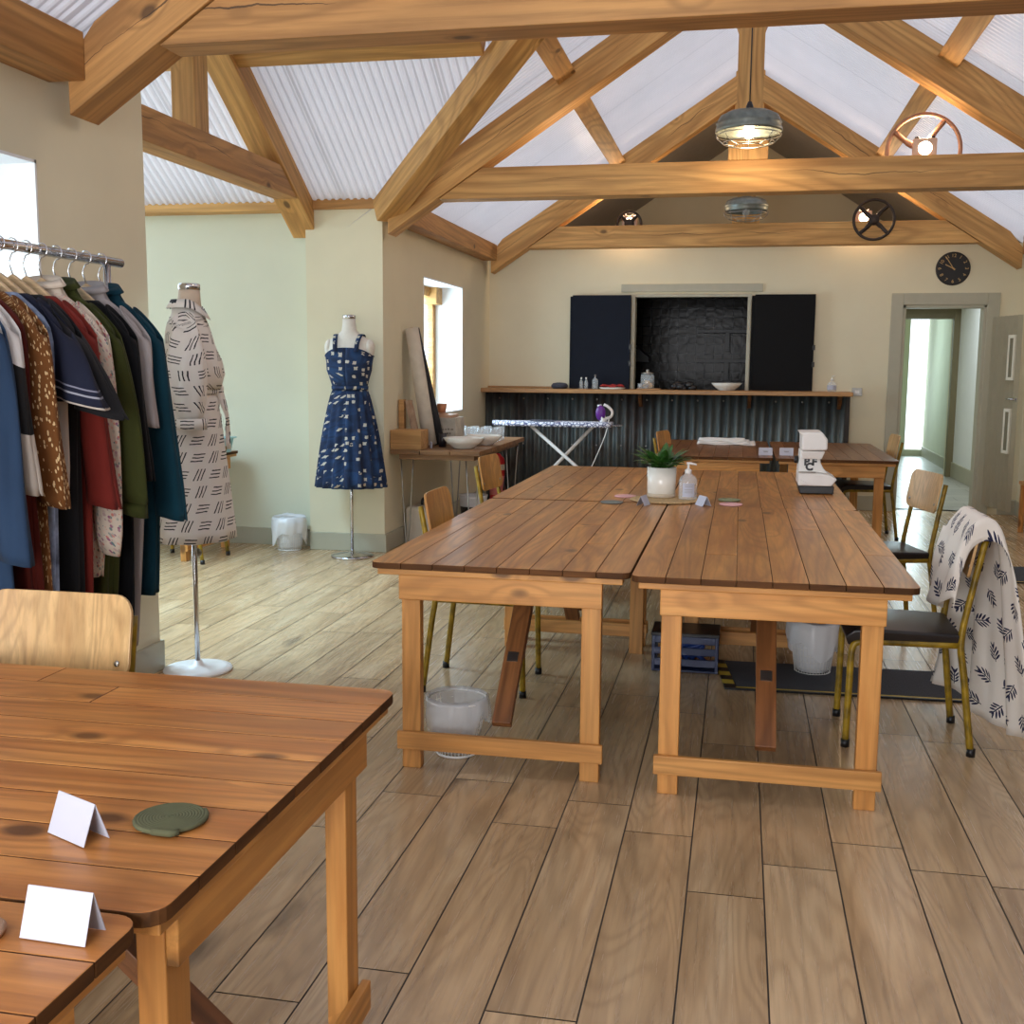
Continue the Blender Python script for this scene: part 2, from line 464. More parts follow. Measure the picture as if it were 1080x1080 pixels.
DASH, BLOTCH, FLORAL, LEAFP, SPOT = dashes(), blotch(), floral(), leafp(), spotted()
SPRIG = sprig('white_cotton_with_navy_sprigs', rgb(232, 224, 214), rgb(34, 38, 70))
LEAF = plain('houseplant_leaf', rgb(52, 96, 34), 0.35, var=0.25, scale=30)
WICKER = plain('woven_straw', rgb(196, 164, 116), 0.9, var=0.2, scale=70, bump=0.5)


# ------------------------------------------------------------ geometry helpers
class MB:
    def __init__(s):
        s.v, s.f, s.uv, s.mi = [], [], {}, []

    def add(s, vs, fs, uvs=None, mi=0):
        o = len(s.v)
        s.v += [Vector(p) for p in vs]
        for f in fs:
            s.f.append(tuple(o+i for i in f))
            s.mi.append(mi)
        if uvs:
            for i, t in enumerate(uvs):
                s.uv[o+i] = t
        return s

    def box(s, x0, x1, y0, y1, z0, z1, mi=0):
        v = [(x, y, z) for x in (x0, x1) for y in (y0, y1) for z in (z0, z1)]
        return s.add(v, [(0, 1, 3, 2), (4, 6, 7, 5), (0, 4, 5, 1), (2, 3, 7, 6), (0, 2, 6, 4), (1, 5, 7, 3)], None, mi)

    def prism(s, pts, vec, mi=0):
        n = len(pts)
        vec = Vector(vec)
        a = [Vector(p) for p in pts]
        return s.add(a + [p+vec for p in a], [tuple(range(n))[::-1], tuple(range(n, 2*n))] +
                     [(i, (i+1) % n, n+(i+1) % n, n+i) for i in range(n)], None, mi)

    def bar(s, p0, p1, w, d, upv=(0, 0, 1), mi=0):
        p0, p1 = Vector(p0), Vector(p1)
        x = (p1-p0).normalized()
        y = Vector(upv).cross(x).normalized()
        z = x.cross(y)
        q = [p0 + y*a*w/2 + z*b*d/2 for a, b in ((-1, -1), (1, -1), (1, 1), (-1, 1))]
        return s.prism(q, p1-p0, mi)

    def grid(s, rows, closed=False, uv=None, caps=False, mi=0):
        m = len(rows[0])
        vs = [p for r in rows for p in r]
        fs = []
        for i in range(len(rows)-1):
            for j in range(m if closed else m-1):
                k = (j+1) % m
                fs.append((i*m+j, i*m+k, (i+1)*m+k, (i+1)*m+j))
        if caps:
            fs.append(tuple(range(m))[::-1])
            fs.append(tuple(range((len(rows)-1)*m, len(rows)*m)))
        uvs = [t for r in uv for t in r] if uv else None
        return s.add(vs, fs, uvs, mi)

    def tube(s, pts, r, n=8, caps=True, mi=0, closed=False):
        pts = [Vector(p) for p in pts]
        N = len(pts)
        rr = r if isinstance(r, (list, tuple)) else [r]*N
        rows = []
        prev = None
        for i, p in enumerate(pts):
            if closed:
                t = (pts[(i+1) % N]-pts[i-1]).normalized()
            else:
                t = (pts[min(i+1, N-1)]-pts[max(i-1, 0)]).normalized()
            if prev is None:
                a = Vector((0, 0, 1)) if abs(t.z) < 0.9 else Vector((1, 0, 0))
                u = t.cross(a).normalized()
            else:
                u = (prev - t*prev.dot(t)).normalized()
            prev = u
            w = t.cross(u)
            rows.append([p + (u*math.cos(2*PI*k/n) + w*math.sin(2*PI*k/n))*rr[i] for k in range(n)])
        if closed:
            rows.append(rows[0])
        return s.grid(rows, True, None, caps and not closed, mi)

    def lathe(s, prof, c=(0, 0, 0), n=32, axis='z', caps=True, mi=0):
        rows = []
        for r, h in prof:
            row = []
            for k in range(n):
                a = 2*PI*k/n
                x, y = max(r, 1e-5)*math.cos(a), max(r, 1e-5)*math.sin(a)
                p = {'z': (x, y, h), 'y': (x, h, y), 'x': (h, x, y)}[axis]
                row.append(Vector(c)+Vector(p))
            rows.append(row)
        return s.grid(rows, True, None, caps, mi)

    def ball(s, c, rx, ry, rz, n=16, m=10, mi=0):
        rows = [[(c[0]+rx*math.sin(PI*i/m)*math.cos(2*PI*k/n), c[1]+ry*math.sin(PI*i/m)*math.sin(2*PI*k/n), c[2]+rz*math.cos(PI*i/m))
                 for k in range(n)] for i in range(m+1)]
        rows[0] = [(c[0]+1e-5*math.cos(2*PI*k/n), c[1]+1e-5*math.sin(2*PI*k/n), c[2]+rz) for k in range(n)]
        rows[-1] = [(c[0]+1e-5*math.cos(2*PI*k/n), c[1]+1e-5*math.sin(2*PI*k/n), c[2]-rz) for k in range(n)]
        return s.grid(rows, True, None, True, mi)

    def move(s, m):
        s.v = [m @ p for p in s.v]
        return s

    def build(s, name, mat, parent=None, smooth=False, bevel=0.0, frame=None, solid=0.0, sub=0, local=False, merge=0.0):
        """verts are world coordinates unless local=True (then relative to the parent's root)"""
        inv = frame.inverted() if frame else None
        me = bpy.data.meshes.new(name)
        me.from_pydata([(inv @ p if inv else p) for p in s.v], [], s.f)
        for m in (mat if isinstance(mat, (list, tuple)) else [mat]):
            me.materials.append(m)
        me.polygons.foreach_set('material_index', s.mi)
        if s.uv:
            l = me.uv_layers.new(name='UVMap')
            for lp in me.loops:
                l.data[lp.index].uv = s.uv.get(lp.vertex_index, (0, 0))
        b = bmesh.new()
        b.from_mesh(me)
        if merge:
            bmesh.ops.remove_doubles(b, verts=b.verts, dist=merge)
        bmesh.ops.recalc_face_normals(b, faces=b.faces)
        b.to_mesh(me)
        b.free()
        if smooth:
            me.polygons.foreach_set('use_smooth', [True]*len(me.polygons))
        o = bpy.data.objects.new(name, me)
        COL.objects.link(o)
        if frame:
            o.matrix_basis = frame
        if parent:
            o.parent = parent
            if not local:
                r = parent
                while r.parent:
                    r = r.parent
                if parent.parent is None or parent is r:
                    o.matrix_parent_inverse = wm(parent).inverted()
                else:
                    o.matrix_parent_inverse = wm(parent).inverted()
        if sub:
            o.modifiers.new('sub', 'SUBSURF').levels = sub
            o.modifiers['sub'].render_levels = sub
        if solid:
            k = o.modifiers.new('solid', 'SOLIDIFY')
            k.thickness = solid
            k.offset = 0
        if bevel:
            k = o.modifiers.new('bevel', 'BEVEL')
            k.width = bevel
            k.segments = 2
            k.limit_method = 'ANGLE'
            k.angle_limit = math.radians(40)
        return o


def wm(o):
    m = o.matrix_basis.copy()
    if o.parent:
        m = wm(o.parent) @ o.matrix_parent_inverse @ m
    return m


def frame_to(o, d, upv=(0, 0, 1)):
    x = Vector(d).normalized()
    y = Vector(upv).cross(x)
    if y.length < 1e-4:
        y = Vector((0, 1, 0)).cross(x)
    y.normalize()
    z = x.cross(y)
    return Matrix(((x.x, y.x, z.x, o[0]), (x.y, y.y, z.y, o[1]), (x.z, y.z, z.z, o[2]), (0, 0, 0, 1)))


def tag(o, label, cat, group=None, kind=None):
    o['label'] = label
    o['category'] = cat
    if group:
        o['group'] = group
    if kind:
        o['kind'] = kind
    return o


def thing(name, label, cat, loc=(0, 0, 0), rz=0.0, group=None):
    o = bpy.data.objects.new(name, None)
    o.empty_display_size = 0.1
    o.location = loc
    o.rotation_euler = (0, 0, rz)
    COL.objects.link(o)
    # matrix_basis follows location / rotation at once
    return tag(o, label, cat, group)


def struct(name, mb, mat, parent=None, **k):
    o = mb.build(name, mat, parent, **k)
    if parent is None:
        o['kind'] = 'structure'
    return o


def tree(o, parent=None):
    c = o.copy()
    COL.objects.link(c)
    if parent:
        c.parent = parent
    for ch in [x for x in bpy.data.objects if x.parent == o]:
        tree(ch, c)
    return c


def dup(o, loc, rz, label, group=None):
    c = tree(o)
    c.location = loc
    c.rotation_euler = (0, 0, rz)
    c['label'] = label
    if group:
        c['group'] = group
    return c


def stick(name, p0, p1, w, d, mat, parent, upv=(0, 0, 1), bevel=0.003, ext=0.0):
    """one straight timber with its grain along its own length"""
    p0, p1 = Vector(p0), Vector(p1)
    fr = frame_to(p0, p1-p0, upv)
    return MB().bar(p0, p1, w, d, upv).build(name, mat, parent, bevel=bevel, frame=fr)


def slab(name, pts, vec, grain, mat, parent, bevel=0.004):
    fr = frame_to(pts[0], grain, (0, 0, 1))
    return MB().prism(pts, vec).build(name, mat, parent, bevel=bevel, frame=fr)


def text_mesh(name, body, size, mat, parent, matrix, depth=0.002, bold=0.0):
    c = bpy.data.curves.new(name, 'FONT')
    c.body = body
    c.size = size
    c.extrude = depth/2
    c.offset = size*bold
    c.align_x = 'CENTER'
    c.align_y = 'CENTER'
    t = bpy.data.objects.new(name, c)
    me = bpy.data.meshes.new_from_object(t)
    bpy.data.objects.remove(t)
    me.materials.clear()
    me.materials.append(mat)
    o = bpy.data.objects.new(name, me)
    COL.objects.link(o)
    o.matrix_basis = matrix
    o.parent = parent
    o.matrix_parent_inverse = wm(parent).inverted()
    return o


def bez(pts, n=6):
    """smooth polyline through pts (Catmull-Rom)"""
    P = [Vector(p) for p in pts]
    P = [P[0]*2-P[1]] + P + [P[-1]*2-P[-2]]
    out = []
    for i in range(1, len(P)-2):
        for k in range(n):
            t = k/n
            a, b, c, d = P[i-1], P[i], P[i+1], P[i+2]
            out.append(0.5*((2*b) + (c-a)*t + (2*a-5*b+4*c-d)*t*t + (3*b-a-3*c+d)*t**3))
    out.append(P[-2])
    return out


# ------------------------------------------------------------ the room
VK = (6.41-4.35)/(8.12-6.41)           # plan slope of the near valley
XL, XR, YF = -2.66, 2.74, 11.75       # nave side walls, far wall
TY0, TY1, TR = 4.70, 8.12, 6.41       # transept opening and its ridge


def ceil_z(x):
    return 4.40 - 0.655*abs(x)


# floor: separate plank tiles over dark grout
fb = MB()
PW = 0.2105
known = {0: 2.96, 1: 3.18, 2: 3.38, 3: 3.235, -1: 3.326, -2: 3.53, -3: 3.30, -4: 3.64, -5: 3.47}
for k in range(-20, 14):
    x0 = -0.098 + k*PW
    s = known.get(k, 3.0 + random.random()*1.2)
    y = s - 1.25*math.ceil((s+3.0)/1.25)
    while y < 12.0:
        y0, y1 = max(y, -3.0), min(y+1.25, 12.0)
        if y1 > y0+0.01:
            fb.add([(x0+.0022, y0+.0022, 0), (x0+PW-.0022, y0+.0022, 0), (x0+PW-.0022, y1-.0022, 0), (x0+.0022, y1-.0022, 0)], [(0, 1, 2, 3)])
        y += 1.25
struct('floor', fb, FLOOR)
struct('floor_grout', MB().box(-6.8, 3.2, -3.2, 11.9, -0.1, -0.0025), GROUT)
lf = MB()
for k in range(-32, -20):
    x0 = -0.098 + k*PW
    y = 4.6 - random.random()
    while y < 8.4:
        y0, y1 = max(y, 4.6), min(y+1.25, 8.3)
        lf.add([(x0+.0022, y0+.0022, 0), (x0+PW-.0022, y0+.0022, 0), (x0+PW-.0022, y1-.0022, 0), (x0+.0022, y1-.0022, 0)], [(0, 1, 2, 3)])
        y += 1.25
struct('floor_transept', lf, FLOOR)
struct('floor_passage', MB().box(0.9, 4.2, 11.90, 21.0, -0.1, 0.0), FTILE)

# left wall of the nave near the camera, with its deep window
WT = 2.74
w = MB()
w.box(-3.02, XL, -3.0, 2.60, 0, WT).box(-3.02, XL, 3.91, TY0, 0, 2.78).box(-3.02, XL, 2.60, 3.91, 0, 0.9).box(-3.02, XL, 2.60, 3.91, 2.21, WT)
struct('wall_left_near', w, CREAM)
# left wall beyond the transept, with the second window; its front is the pale pier
w = MB()
w.box(-3.27, XL, TY1, 9.22, 0, WT).box(-3.02, XL, 10.58, 11.9, 0, WT).box(-3.02, XL, 9.22, 10.58, 0, 1.0).box(-3.02, XL, 9.22, 10.58, 2.19, WT)
struct('wall_left_far', w, CREAM)
struct('wall_transept_back', MB().box(-6.8, -3.2, 8.26, 8.5, 0, WT), PALE)
struct('wall_transept_front', MB().box(-6.8, -2.9, 4.36, TY0-0.005, 0, 2.92), PALE)
w = MB()
w.box(-6.8, -6.5, 4.4, 5.2, 0, 2.7).box(-6.8, -6.5, 7.6, 8.5, 0, 2.7).box(-6.8, -6.5, 5.2, 7.6, 2.35, 2.7)
struct('wall_transept_end', w, PALE)
# right wall, wall behind the camera
w = MB()
for a, b, c, d in ((-3, 8.5, 0, WT),):
    w.box(XR, XR+0.35, a, b, c, d)
struct('wall_right', w, DIMWALL)
struct('wall_right_far', MB().box(XR, XR+.35, 8.5, 11.9, 0, WT), CREAM)
w = MB()
w.box(-3.0, -2.5, -3.0, -2.7, 0, 2.6).box(.5, 3.0, -3.0, -2.7, 0, 2.6).box(-2.5, .5, -3.0, -2.7, 2.5, 2.6).box(-2.5, .5, -3.0, -2.7, 0, 0.3)
struct('wall_rear', w, CREAM)
# far wall: hatch opening and door opening, open above the tie beam
HX0, HX1, HZ0, HZ1 = -1.10, 0.055, 1.20, 2.155
DX0, DX1, DZ = 1.565, 2.35, 2.07
TOPZ = 2.66
w = MB()
w.box(-3.0, HX0, YF, YF+.15, 0, TOPZ).box(HX0, HX1, YF, YF+.15, 0, HZ0).box(HX0, HX1, YF, YF+.15, HZ1, TOPZ).box(HX1, DX0, YF, YF+.15, 0, TOPZ)
w.box(DX0, DX1, YF, YF+.15, DZ, TOPZ).box(DX1, 3.1, YF, YF+.15, 0, TOPZ)
struct('wall_far', w, CREAM)
# rooms behind the far wall
struct('ceiling_loft', MB().box(-3.0, 3.1, 11.9, 15.0, 2.55, 2.64), GREYROOF)
struct('wall_gable', MB().prism([(-3.0, 15.0, 2.3), (3.1, 15.0, 2.3), (3.1, 15.0, 2.64), (0, 15.0, 4.62), (-3.0, 15.0, 2.64)], (0, 0.2, 0)), CREAM)
w = MB()
for sx in (-1, 1):
    w.prism([(0, 11.78, ceil_z(0)), (sx*3.05, 11.78, ceil_z(3.05)), (sx*3.05, 11.78, ceil_z(3.05)+.05), (0, 11.78, ceil_z(0)+.05)], (0, 3.4, 0))
struct('ceiling_beyond', w, GREYROOF)
struct('wall_kitchen_back', MB().box(-3.0, 1.1, 14.6, 14.75, 0, 2.56), TILE)
struct('wall_kitchen_left', MB().box(-3.0, -2.6, 11.9, 14.6, 0, 2.56), TILE)
struct('wall_passage_left', MB().box(1.0, 1.15, 11.9, 15.8, 0, 2.56), CREAM)
struct('floor_kitchen', MB().box(-3.0, 1.0, 11.9, 14.7, -0.1, 0.0), GROUT)
struct('wall_passage_right', MB().box(2.83, 3.0, 11.9, 15.8, 0, 2.56), REVEAL)
w = MB().box(1.15, 2.02, 15.8, 15.95, 0, 2.56).box(2.76, 3.0, 15.8, 15.95, 0, 2.56).box(2.02, 2.76, 15.8, 15.95, 2.10, 2.56)
struct('wall_passage_end', w, CREAM)
struct('wall_corridor_right', MB().prism([(2.92, 15.95, 0), (3.01, 19.4, 0), (3.2, 19.4, 0), (3.2, 15.95, 0)], (0, 0, 2.7)), PALE)
struct('wall_corridor_left', MB().box(1.9, 2.03, 15.95, 21, 0, 2.7), PALE)
w = MB().box(2.03, 2.72, 19.4, 19.5, 0, 2.7).box(3.02, 3.2, 19.4, 19.5, 0, 2.7).box(2.72, 3.02, 19.4, 19.5, 2.5, 2.7).box(2.72, 3.02, 19.4, 19.5, 0, .1)
struct('wall_corridor_end', w, PALE)
struct('ceiling_corridor', MB().box(1.0, 4.2, 11.9, 21, 2.6, 2.7), CREAM)

# skirting boards
for nm, bx in (('left_near', (XL-.005, XL+.016, -3, TY0, 0, .14)), ('left_far', (XL-.005, XL+.016, TY1, YF, 0, .14)),
               ('pier', (-3.27, XL+.016, TY1-.016, TY1+.01, 0, .14)), ('pillar_end', (-3.0, XL+.016, TY0-.01, TY0+.016, 0, .14)),
               ('transept', (-6.5, -3.25, 8.244, 8.27, 0, .135)), ('far', (1.12, 1.43, YF-.016, YF+.01, 0, .15)), ('far_right', (2.56, XR, YF-.016, YF+.01, 0, .15)),
               ('right', (XR-.016, XR+.01, -3, YF, 0, .14)), ('passage', (2.81, 2.84, 11.9, 15.8, 0, .2))):
    struct('baseboard_'+nm, MB().box(*bx), SAGE, bevel=0.004)
struct('baseboard_corridor', MB().prism([(2.895, 15.95, 0), (2.985, 19.4, 0), (3.02, 19.4, 0), (2.93, 15.95, 0)], (0, 0, .16)), SAGE)


# windows in the left wall and elsewhere: oak frame, pane
def window(name, x, y0, y1, z0, z1, axis='x', fr=OAK, t=0.07):
    o = MB()
    if axis == 'x':
        o.box(x-.03, x+.03, y0, y0+t, z0, z1).box(x-.03, x+.03, y1-t, y1, z0, z1).box(x-.03, x+.03, y0+t, y1-t, z1-t, z1).box(x-.03, x+.03, y0+t, y1-t, z0, z0+t)
        p = MB().box(x-.006, x+.006, y0+t, y1-t, z0+t, z1-t)
    else:
        o.box(y0, y0+t, x-.03, x+.03, z0, z1).box(y1-t, y1, x-.03, x+.03, z0, z1).box(y0+t, y1-t, x-.03, x+.03, z1-t, z1).box(y0+t, y1-t, x-.03, x+.03, z0, z0+t)
        p = MB().box(y0+t, y1-t, x-.006, x+.006, z0+t, z1-t)
    f = struct(name, o, fr, bevel=0.004)
    p.build('pane', PANE, f)
    return f


wf = window('window_1', -2.97, 2.61, 3.90, 0.91, 2.20)
wf = window('window_2', -2.96, 9.23, 10.57, 1.01, 2.18, t=0.09)
MB().box(-3.0, -2.86, 10.36, 10.575, 2.02, 2.185).build('head_block', OAK, wf, bevel=0.004)
window('window_3', -6.6, 5.2, 7.6, 0.0, 2.35)
for nm, pts, v in (('added_window_7', [(-3.05, -2.9, 2.6), (3.1, -2.9, 2.6), (0, -2.9, 4.5)], (0, .02, 0)), ('added_window_8', [(-6.7, 4.4, 2.7), (-6.7, 8.5, 2.7), (-6.7, TR, 3.95)], (.02, 0, 0))):  # both gable glazings are added out of view to light the ceilings
    P_ = [Vector(q) for q in pts]
    m = MB()
    for a_, b_ in ((0, 1), (1, 2), (2, 0)):
        m.bar(P_[a_], P_[b_], .10, .10)
    f = struct(nm, m, OAK)
    MB().prism(pts, v).build('pane', PANE, f)
window('window_6', -2.85, -2.5, .5, 0.3, 2.5, 'y')
# white-painted reveals (the deep plastered sides of the two left windows)
for nm, y0, y1, z0, z1 in (('near', 2.60, 3.91, 0.9, 2.21), ('far', 9.22, 10.58, 1.0, 2.19)):
    m = MB()
    m.box(-2.925, XL+.001, y0, y0+.012, z0, z1).box(-2.925, XL+.001, y1-.012, y1, z0, z1).box(-2.925, XL+.001, y0, y1, z1-.012, z1).box(-2.925, XL+.001, y0, y1, z0, z0+.014)
    struct('trim_reveal_'+nm, m, REVEAL)

# corrugated ceiling ----------------------------------------------------------
PER = 0.058


def ripple(t):
    f = (t/PER) % 1.0
    return 0.010 if f < 0.3 else (0.010*(0.5-f)/0.2 if f < 0.5 else (0.0 if f < 0.8 else 0.010*(f-0.8)/0.2))


def stations(a, b):
    out = []
    k = math.floor(a/PER)
    while k*PER < b:
        for q in (0.0, 0.3, 0.5, 0.8):
            t = (k+q)*PER
            if a <= t <= b:
                out.append(t)
        k += 1
    return out


def valley_x(y):
    if y <= 4.35 or y >= TY1:
        return -2.95
    return -2.66 + (TY1-y) if y > TR else -2.66 + (y-4.35)/VK


c = MB()
rows = []
for y in stations(-3.0, 11.78):
    xl = valley_x(y)
    rows.append([(0, y, ceil_z(0)-ripple(y)), (xl, y, ceil_z(xl)-ripple(y))])
c.grid(rows, False, [[(r_[0][1], 0), (r_[0][1], 1)] for r_ in rows])
struct('ceiling_left_slope', c, SHEET)
c = MB()
rows = [[(0, y, ceil_z(0)-ripple(y)), (3.05, y, ceil_z(3.05)-ripple(y))] for y in stations(-3.0, 11.78)]
c.grid(rows, False, [[(r_[0][1], 0), (r_[0][1], 1)] for r_ in rows])
struct('ceiling_right_slope', c, SHEET)


def tz(d):      # transept ceiling height at distance d in from its eaves line
    return ceil_z(2.66) + 0.655*d


for nm, sg in (('ceiling_transept_back', 1), ('ceiling_transept_front', -1)):
    c = MB()
    rows, hole, left_, right_ = [], [], [], []
    for x in stations(-6.8, -2.66 + (TY1-TR)):
        d0 = max(-0.05, x+2.66)
        top_ = (x, TR, tz(TY1-TR)-ripple(x))
        low_ = (x, TY1-d0, tz(d0)-ripple(x)) if sg > 0 else (x, 4.35+VK*d0, tz(d0)-ripple(x))
        e = 4.35
        if sg < 0 and -5.15 < x < -3.05:           # opening for an added rooflight, out of view, that brightens the side bay
            hole.append([(x, e+VK*1.15, tz(1.15)-ripple(x)), top_])
            rows.append([low_, (x, e+VK*.35, tz(.35)-ripple(x))])
        elif sg < 0 and x >= -3.05:
            right_.append([low_, top_])
        elif sg < 0:
            left_.append([low_, top_])
        else:
            rows.append([top_, low_])
    for g_ in (rows, hole, left_, right_):
        if g_:
            c.grid(g_, False, [[(r_[0][0], 0), (r_[0][0], 1)] for r_ in g_])
    struct(nm, c, SHEET)

m = MB()
zl, zh = tz(.35), tz(1.15)
for x in (-5.17, -3.03):
    m.bar((x, 4.35+VK*.33, zl), (x, 4.35+VK*1.17, zh), .08, .08)
for y_, z_ in ((4.35+VK*.35, zl), (4.35+VK*1.15, zh)):
    m.bar((-5.2, y_, z_), (-3.0, y_, z_), .08, .08)
f = struct('added_window_9', m, OAK)  # unseen rooflight frame, added for the light it lets in
MB().add([(-5.15, 4.35+VK*.35, zl+.02), (-3.05, 4.35+VK*.35, zl+.02), (-3.05, 4.35+VK*1.15, zh+.02), (-5.15, 4.35+VK*1.15, zh+.02)], [(0, 1, 2, 3)]).build('pane', PANE, f, solid=.006)

# roof timbers -----------------------------------------------------------------
TB = 2.640          # underside of the tie beams
RV = 0.262          # vertical thickness of a rafter


def raf_z(x):
    return 2.645 + 0.655*(2.2-abs(x))


def truss(y, th, label, mat=OAK, feet=2.58, right=True):
    """king-post truss standing at y .. y+th"""
    t = thing('roof_truss', label, 'truss', (0, y, TB), 0, 'oak roof trusses')
    v = (0, th, 0)
    for sx in (-1, 1):
        pts = [(sx*feet, y, raf_z(feet)), (sx*feet, y, raf_z(feet)+RV*.72), (sx*(feet-.12), y, raf_z(feet-.12)+RV), (sx*.09, y, raf_z(.09)+RV), (sx*.09, y, raf_z(.09))]
        slab('rafter', pts, v, (-sx, 0, 0.655), mat, t)
    e = 2.2
    pts = [(-e, y+.012, TB), (e, y+.012, TB), (e-.33, y+.012, TB+.216), (-e+.33, y+.012, TB+.216)]
    slab('tie_beam', pts, (0, th-.03, 0), (1, 0, 0), mat, t)
    kb = TB+.218
    pts = [(-.135, y+.02, kb), (.135, y+.02, kb), (.135, y+.02, kb+.13), (.088, y+.02, kb+.2), (.088, y+.02, 3.72), (.14, y+.02, 3.86), (.14, y+.02, 4.31), (-.14, y+.02, 4.31), (-.14, y+.02, 3.86), (-.088, y+.02, 3.72), (-.088, y+.02, kb+.2), (-.135, y+.02, kb+.13)]
    slab('king_post', pts, (0, th-.05, 0), (0, 0, 1), mat, t)
    return t


truss(4.02, .20, 'oak roof truss nearest the camera, across the top of the photo', OAKD)
truss(8.00, .20, 'oak roof truss in the middle, in front of the lit pendant king post')
truss(11.46, .19, 'oak roof truss against the cream far wall, above the kitchen hatch')

# transept truss: the same section turned along y, only its far half is in sight
t = thing('roof_truss', 'oak roof truss of the side bay, seen end on at upper left', 'truss', (-3.3, TR, TB), 0, 'oak roof trusses')
xw, xv = -3.40, (0.2, 0, 0)
for sg in (1, -1):
    yf = TR + sg*1.79
    h = lambda d: 2.40 + 0.655*d
    pts = [(xw, yf, h(0)), (xw, yf, h(0)+.19), (xw, yf-sg*.12, h(.12)+RV), (xw, TR+sg*.08, h(1.71)+RV-.02), (xw, TR+sg*.08, h(1.71))]
    slab('rafter', pts, xv, (0, -sg, 0.655), OAK, t)
pts = [(xw+.01, TR-1.42, TB), (xw+.01, TR+1.42, TB), (xw+.01, TR+1.12, TB+.19), (xw+.01, TR-1.12, TB+.19)]
slab('tie_beam', pts, (0.18, 0, 0), (0, 1, 0), OAKD, t)
slab('king_post', [(xw+.02, TR-.09, TB+.19), (xw+.02, TR+.09, TB+.19), (xw+.02, TR+.09, 3.72), (xw+.02, TR-.09, 3.72)], (0.15, 0, 0), (0, 0, 1), OAK, t)

# valley rafter, purlins, plates
def timber(name, label, cat, p0, p1, w_, d_, mat, upv=(0, 0, 1), group=None):
    o = stick(name, p0, p1, w_, d_, mat, None, upv, 0.006)
    return tag(o, label, cat, group)


s = 1.56
timber('valley_rafter', 'oak valley rafter rising from the pale pier to the roof', 'rafter', (-2.62, 8.06, 2.565), (-2.66+s, 8.10-s, 2.535+.655*s), .17, .17, OAK)
pn = Vector((0.55, 0, 0.835))
for sx, side in ((-1, 'left'), (1, 'right')):
    un = (sx*.548, 0, .836)
    px, pz = sx*1.285, raf_z(1.285)+.235
    segs = [('between the near and middle trusses', 6.78 if sx < 0 else 4.22, 8.0), ('between the middle and far trusses', 8.2, 11.46)]
    for d, y0, y1 in segs:
        timber('purlin', 'oak purlin of the %s roof slope %s' % (side, d), 'purlin', (px, y0, pz), (px, y1, pz), .15, .10, OAK, un, 'oak purlins')
timber('purlin', 'warm-lit oak purlin of the side bay, just under the near tie beam', 'purlin', (-6.5, 6.86, 3.40), (-1.60, 6.86, 3.40), .13, .12, OAK, (0, .548, .836), 'oak purlins')
timber('wall_plate', 'oak wall plate with a rounded end above the near left wall', 'beam', (-2.6, -2.6, 2.61), (-2.6, 4.02, 2.61), .19, .18, OAKD)
timber('wall_plate', 'oak wall plate along the left wall above the small window', 'beam', (-2.6, 8.2, 2.60), (-2.6, 11.46, 2.60), .17, .16, OAKD)
timber('wall_plate', 'oak wall plate on the back wall of the side bay', 'beam', (-6.5, 8.2, 2.66), (-3.3, 8.2, 2.66), .19, .125, OAK)
timber('wall_plate', 'darker oak plate lying on the side bay wall plate', 'beam', (-6.5, 8.24, 2.77), (-2.72, 8.24, 2.77), .17, .09, OAKD)
timber('wall_plate', 'short oak wall plate on top of the pale pier', 'beam', (-3.3, 8.18, 2.66), (-2.70, 8.18, 2.66), .17, .125, OAKD)
timber('wall_plate', 'oak wall plate above the right wall', 'beam', (2.66, -2.6, 2.61), (2.66, 11.46, 2.61), .17, .18, OAKD)

# far wall joinery ---------------------------------------------------------------
m = MB()
m.box(DX0-.115, DX0, YF-.025, YF+.01, 0, DZ+.115).box(DX1, DX1+.115, YF-.025, YF+.01, 0, DZ+.115).box(DX0, DX1, YF-.025, YF+.01, DZ, DZ+.115)
m.box(DX0-.005, DX0+.03, YF-.01, YF+.16, 0, DZ).box(DX1-.03, DX1+.005, YF-.01, YF+.16, 0, DZ).box(DX0, DX1, YF-.01, YF+.16, DZ-.03, DZ+.005)
struct('trim_door_1', m, SAGE, bevel=0.004)
m = MB()
m.box(1.93, 2.03, 15.72, 15.82, 0, 2.26).box(2.75, 2.85, 15.72, 15.82, 0, 2.26).box(2.03, 2.75, 15.72, 15.82, 2.10, 2.26)
struct('trim_door_2', m, OLIVE, bevel=0.004)
# open door leaf, hinged on the right jamb
hx, hy = 2.345, 11.635
ang = math.atan2(10.72-11.59, 2.545-2.342)
D = MB().box(0, .84, -.022, .022, .012, 2.075)
fr = Matrix.Translation((hx, hy, 0)) @ Matrix.Rotation(ang, 4, 'Z')
d = D.build('door_1', DOORP, None, bevel=0.003, frame=fr)
d['kind'] = 'structure'
for k in range(1, 8):
    x = .06+.68*k/8
    MB().box(x-.002, x+.002, -.024, .024, .12, 1.94).move(fr).build('groove', SAGE, d)
for z0, z1 in ((.66, 1.08), (1.34, 1.76)):
    q = MB()
    q.box(.50, .53, -.03, .03, z0, z1).box(.60, .63, -.03, .03, z0, z1).box(.53, .60, -.03, .03, z1-.03, z1).box(.53, .60, -.03, .03, z0, z0+.03)
    f = q.move(fr).build('vision_frame', DOORP, d, bevel=0.004)
    MB().box(.53, .60, -.026, .026, z0+.03, z1-.03).move(fr).build('pane', plain('tinted_pane', rgb(120, 112, 92), 0.15), f)
MB().tube([(.72, -.02, 1.17), (.72, -.06, 1.17), (.61, -.065, 1.17)], .009).move(fr).build('door_handle', CHROME, d, smooth=True)
MB().lathe([(.026, -.03), (.026, -.022)], (.72, 0, 1.17), 20, 'y').move(fr).build('handle_rose', CHROME, d)

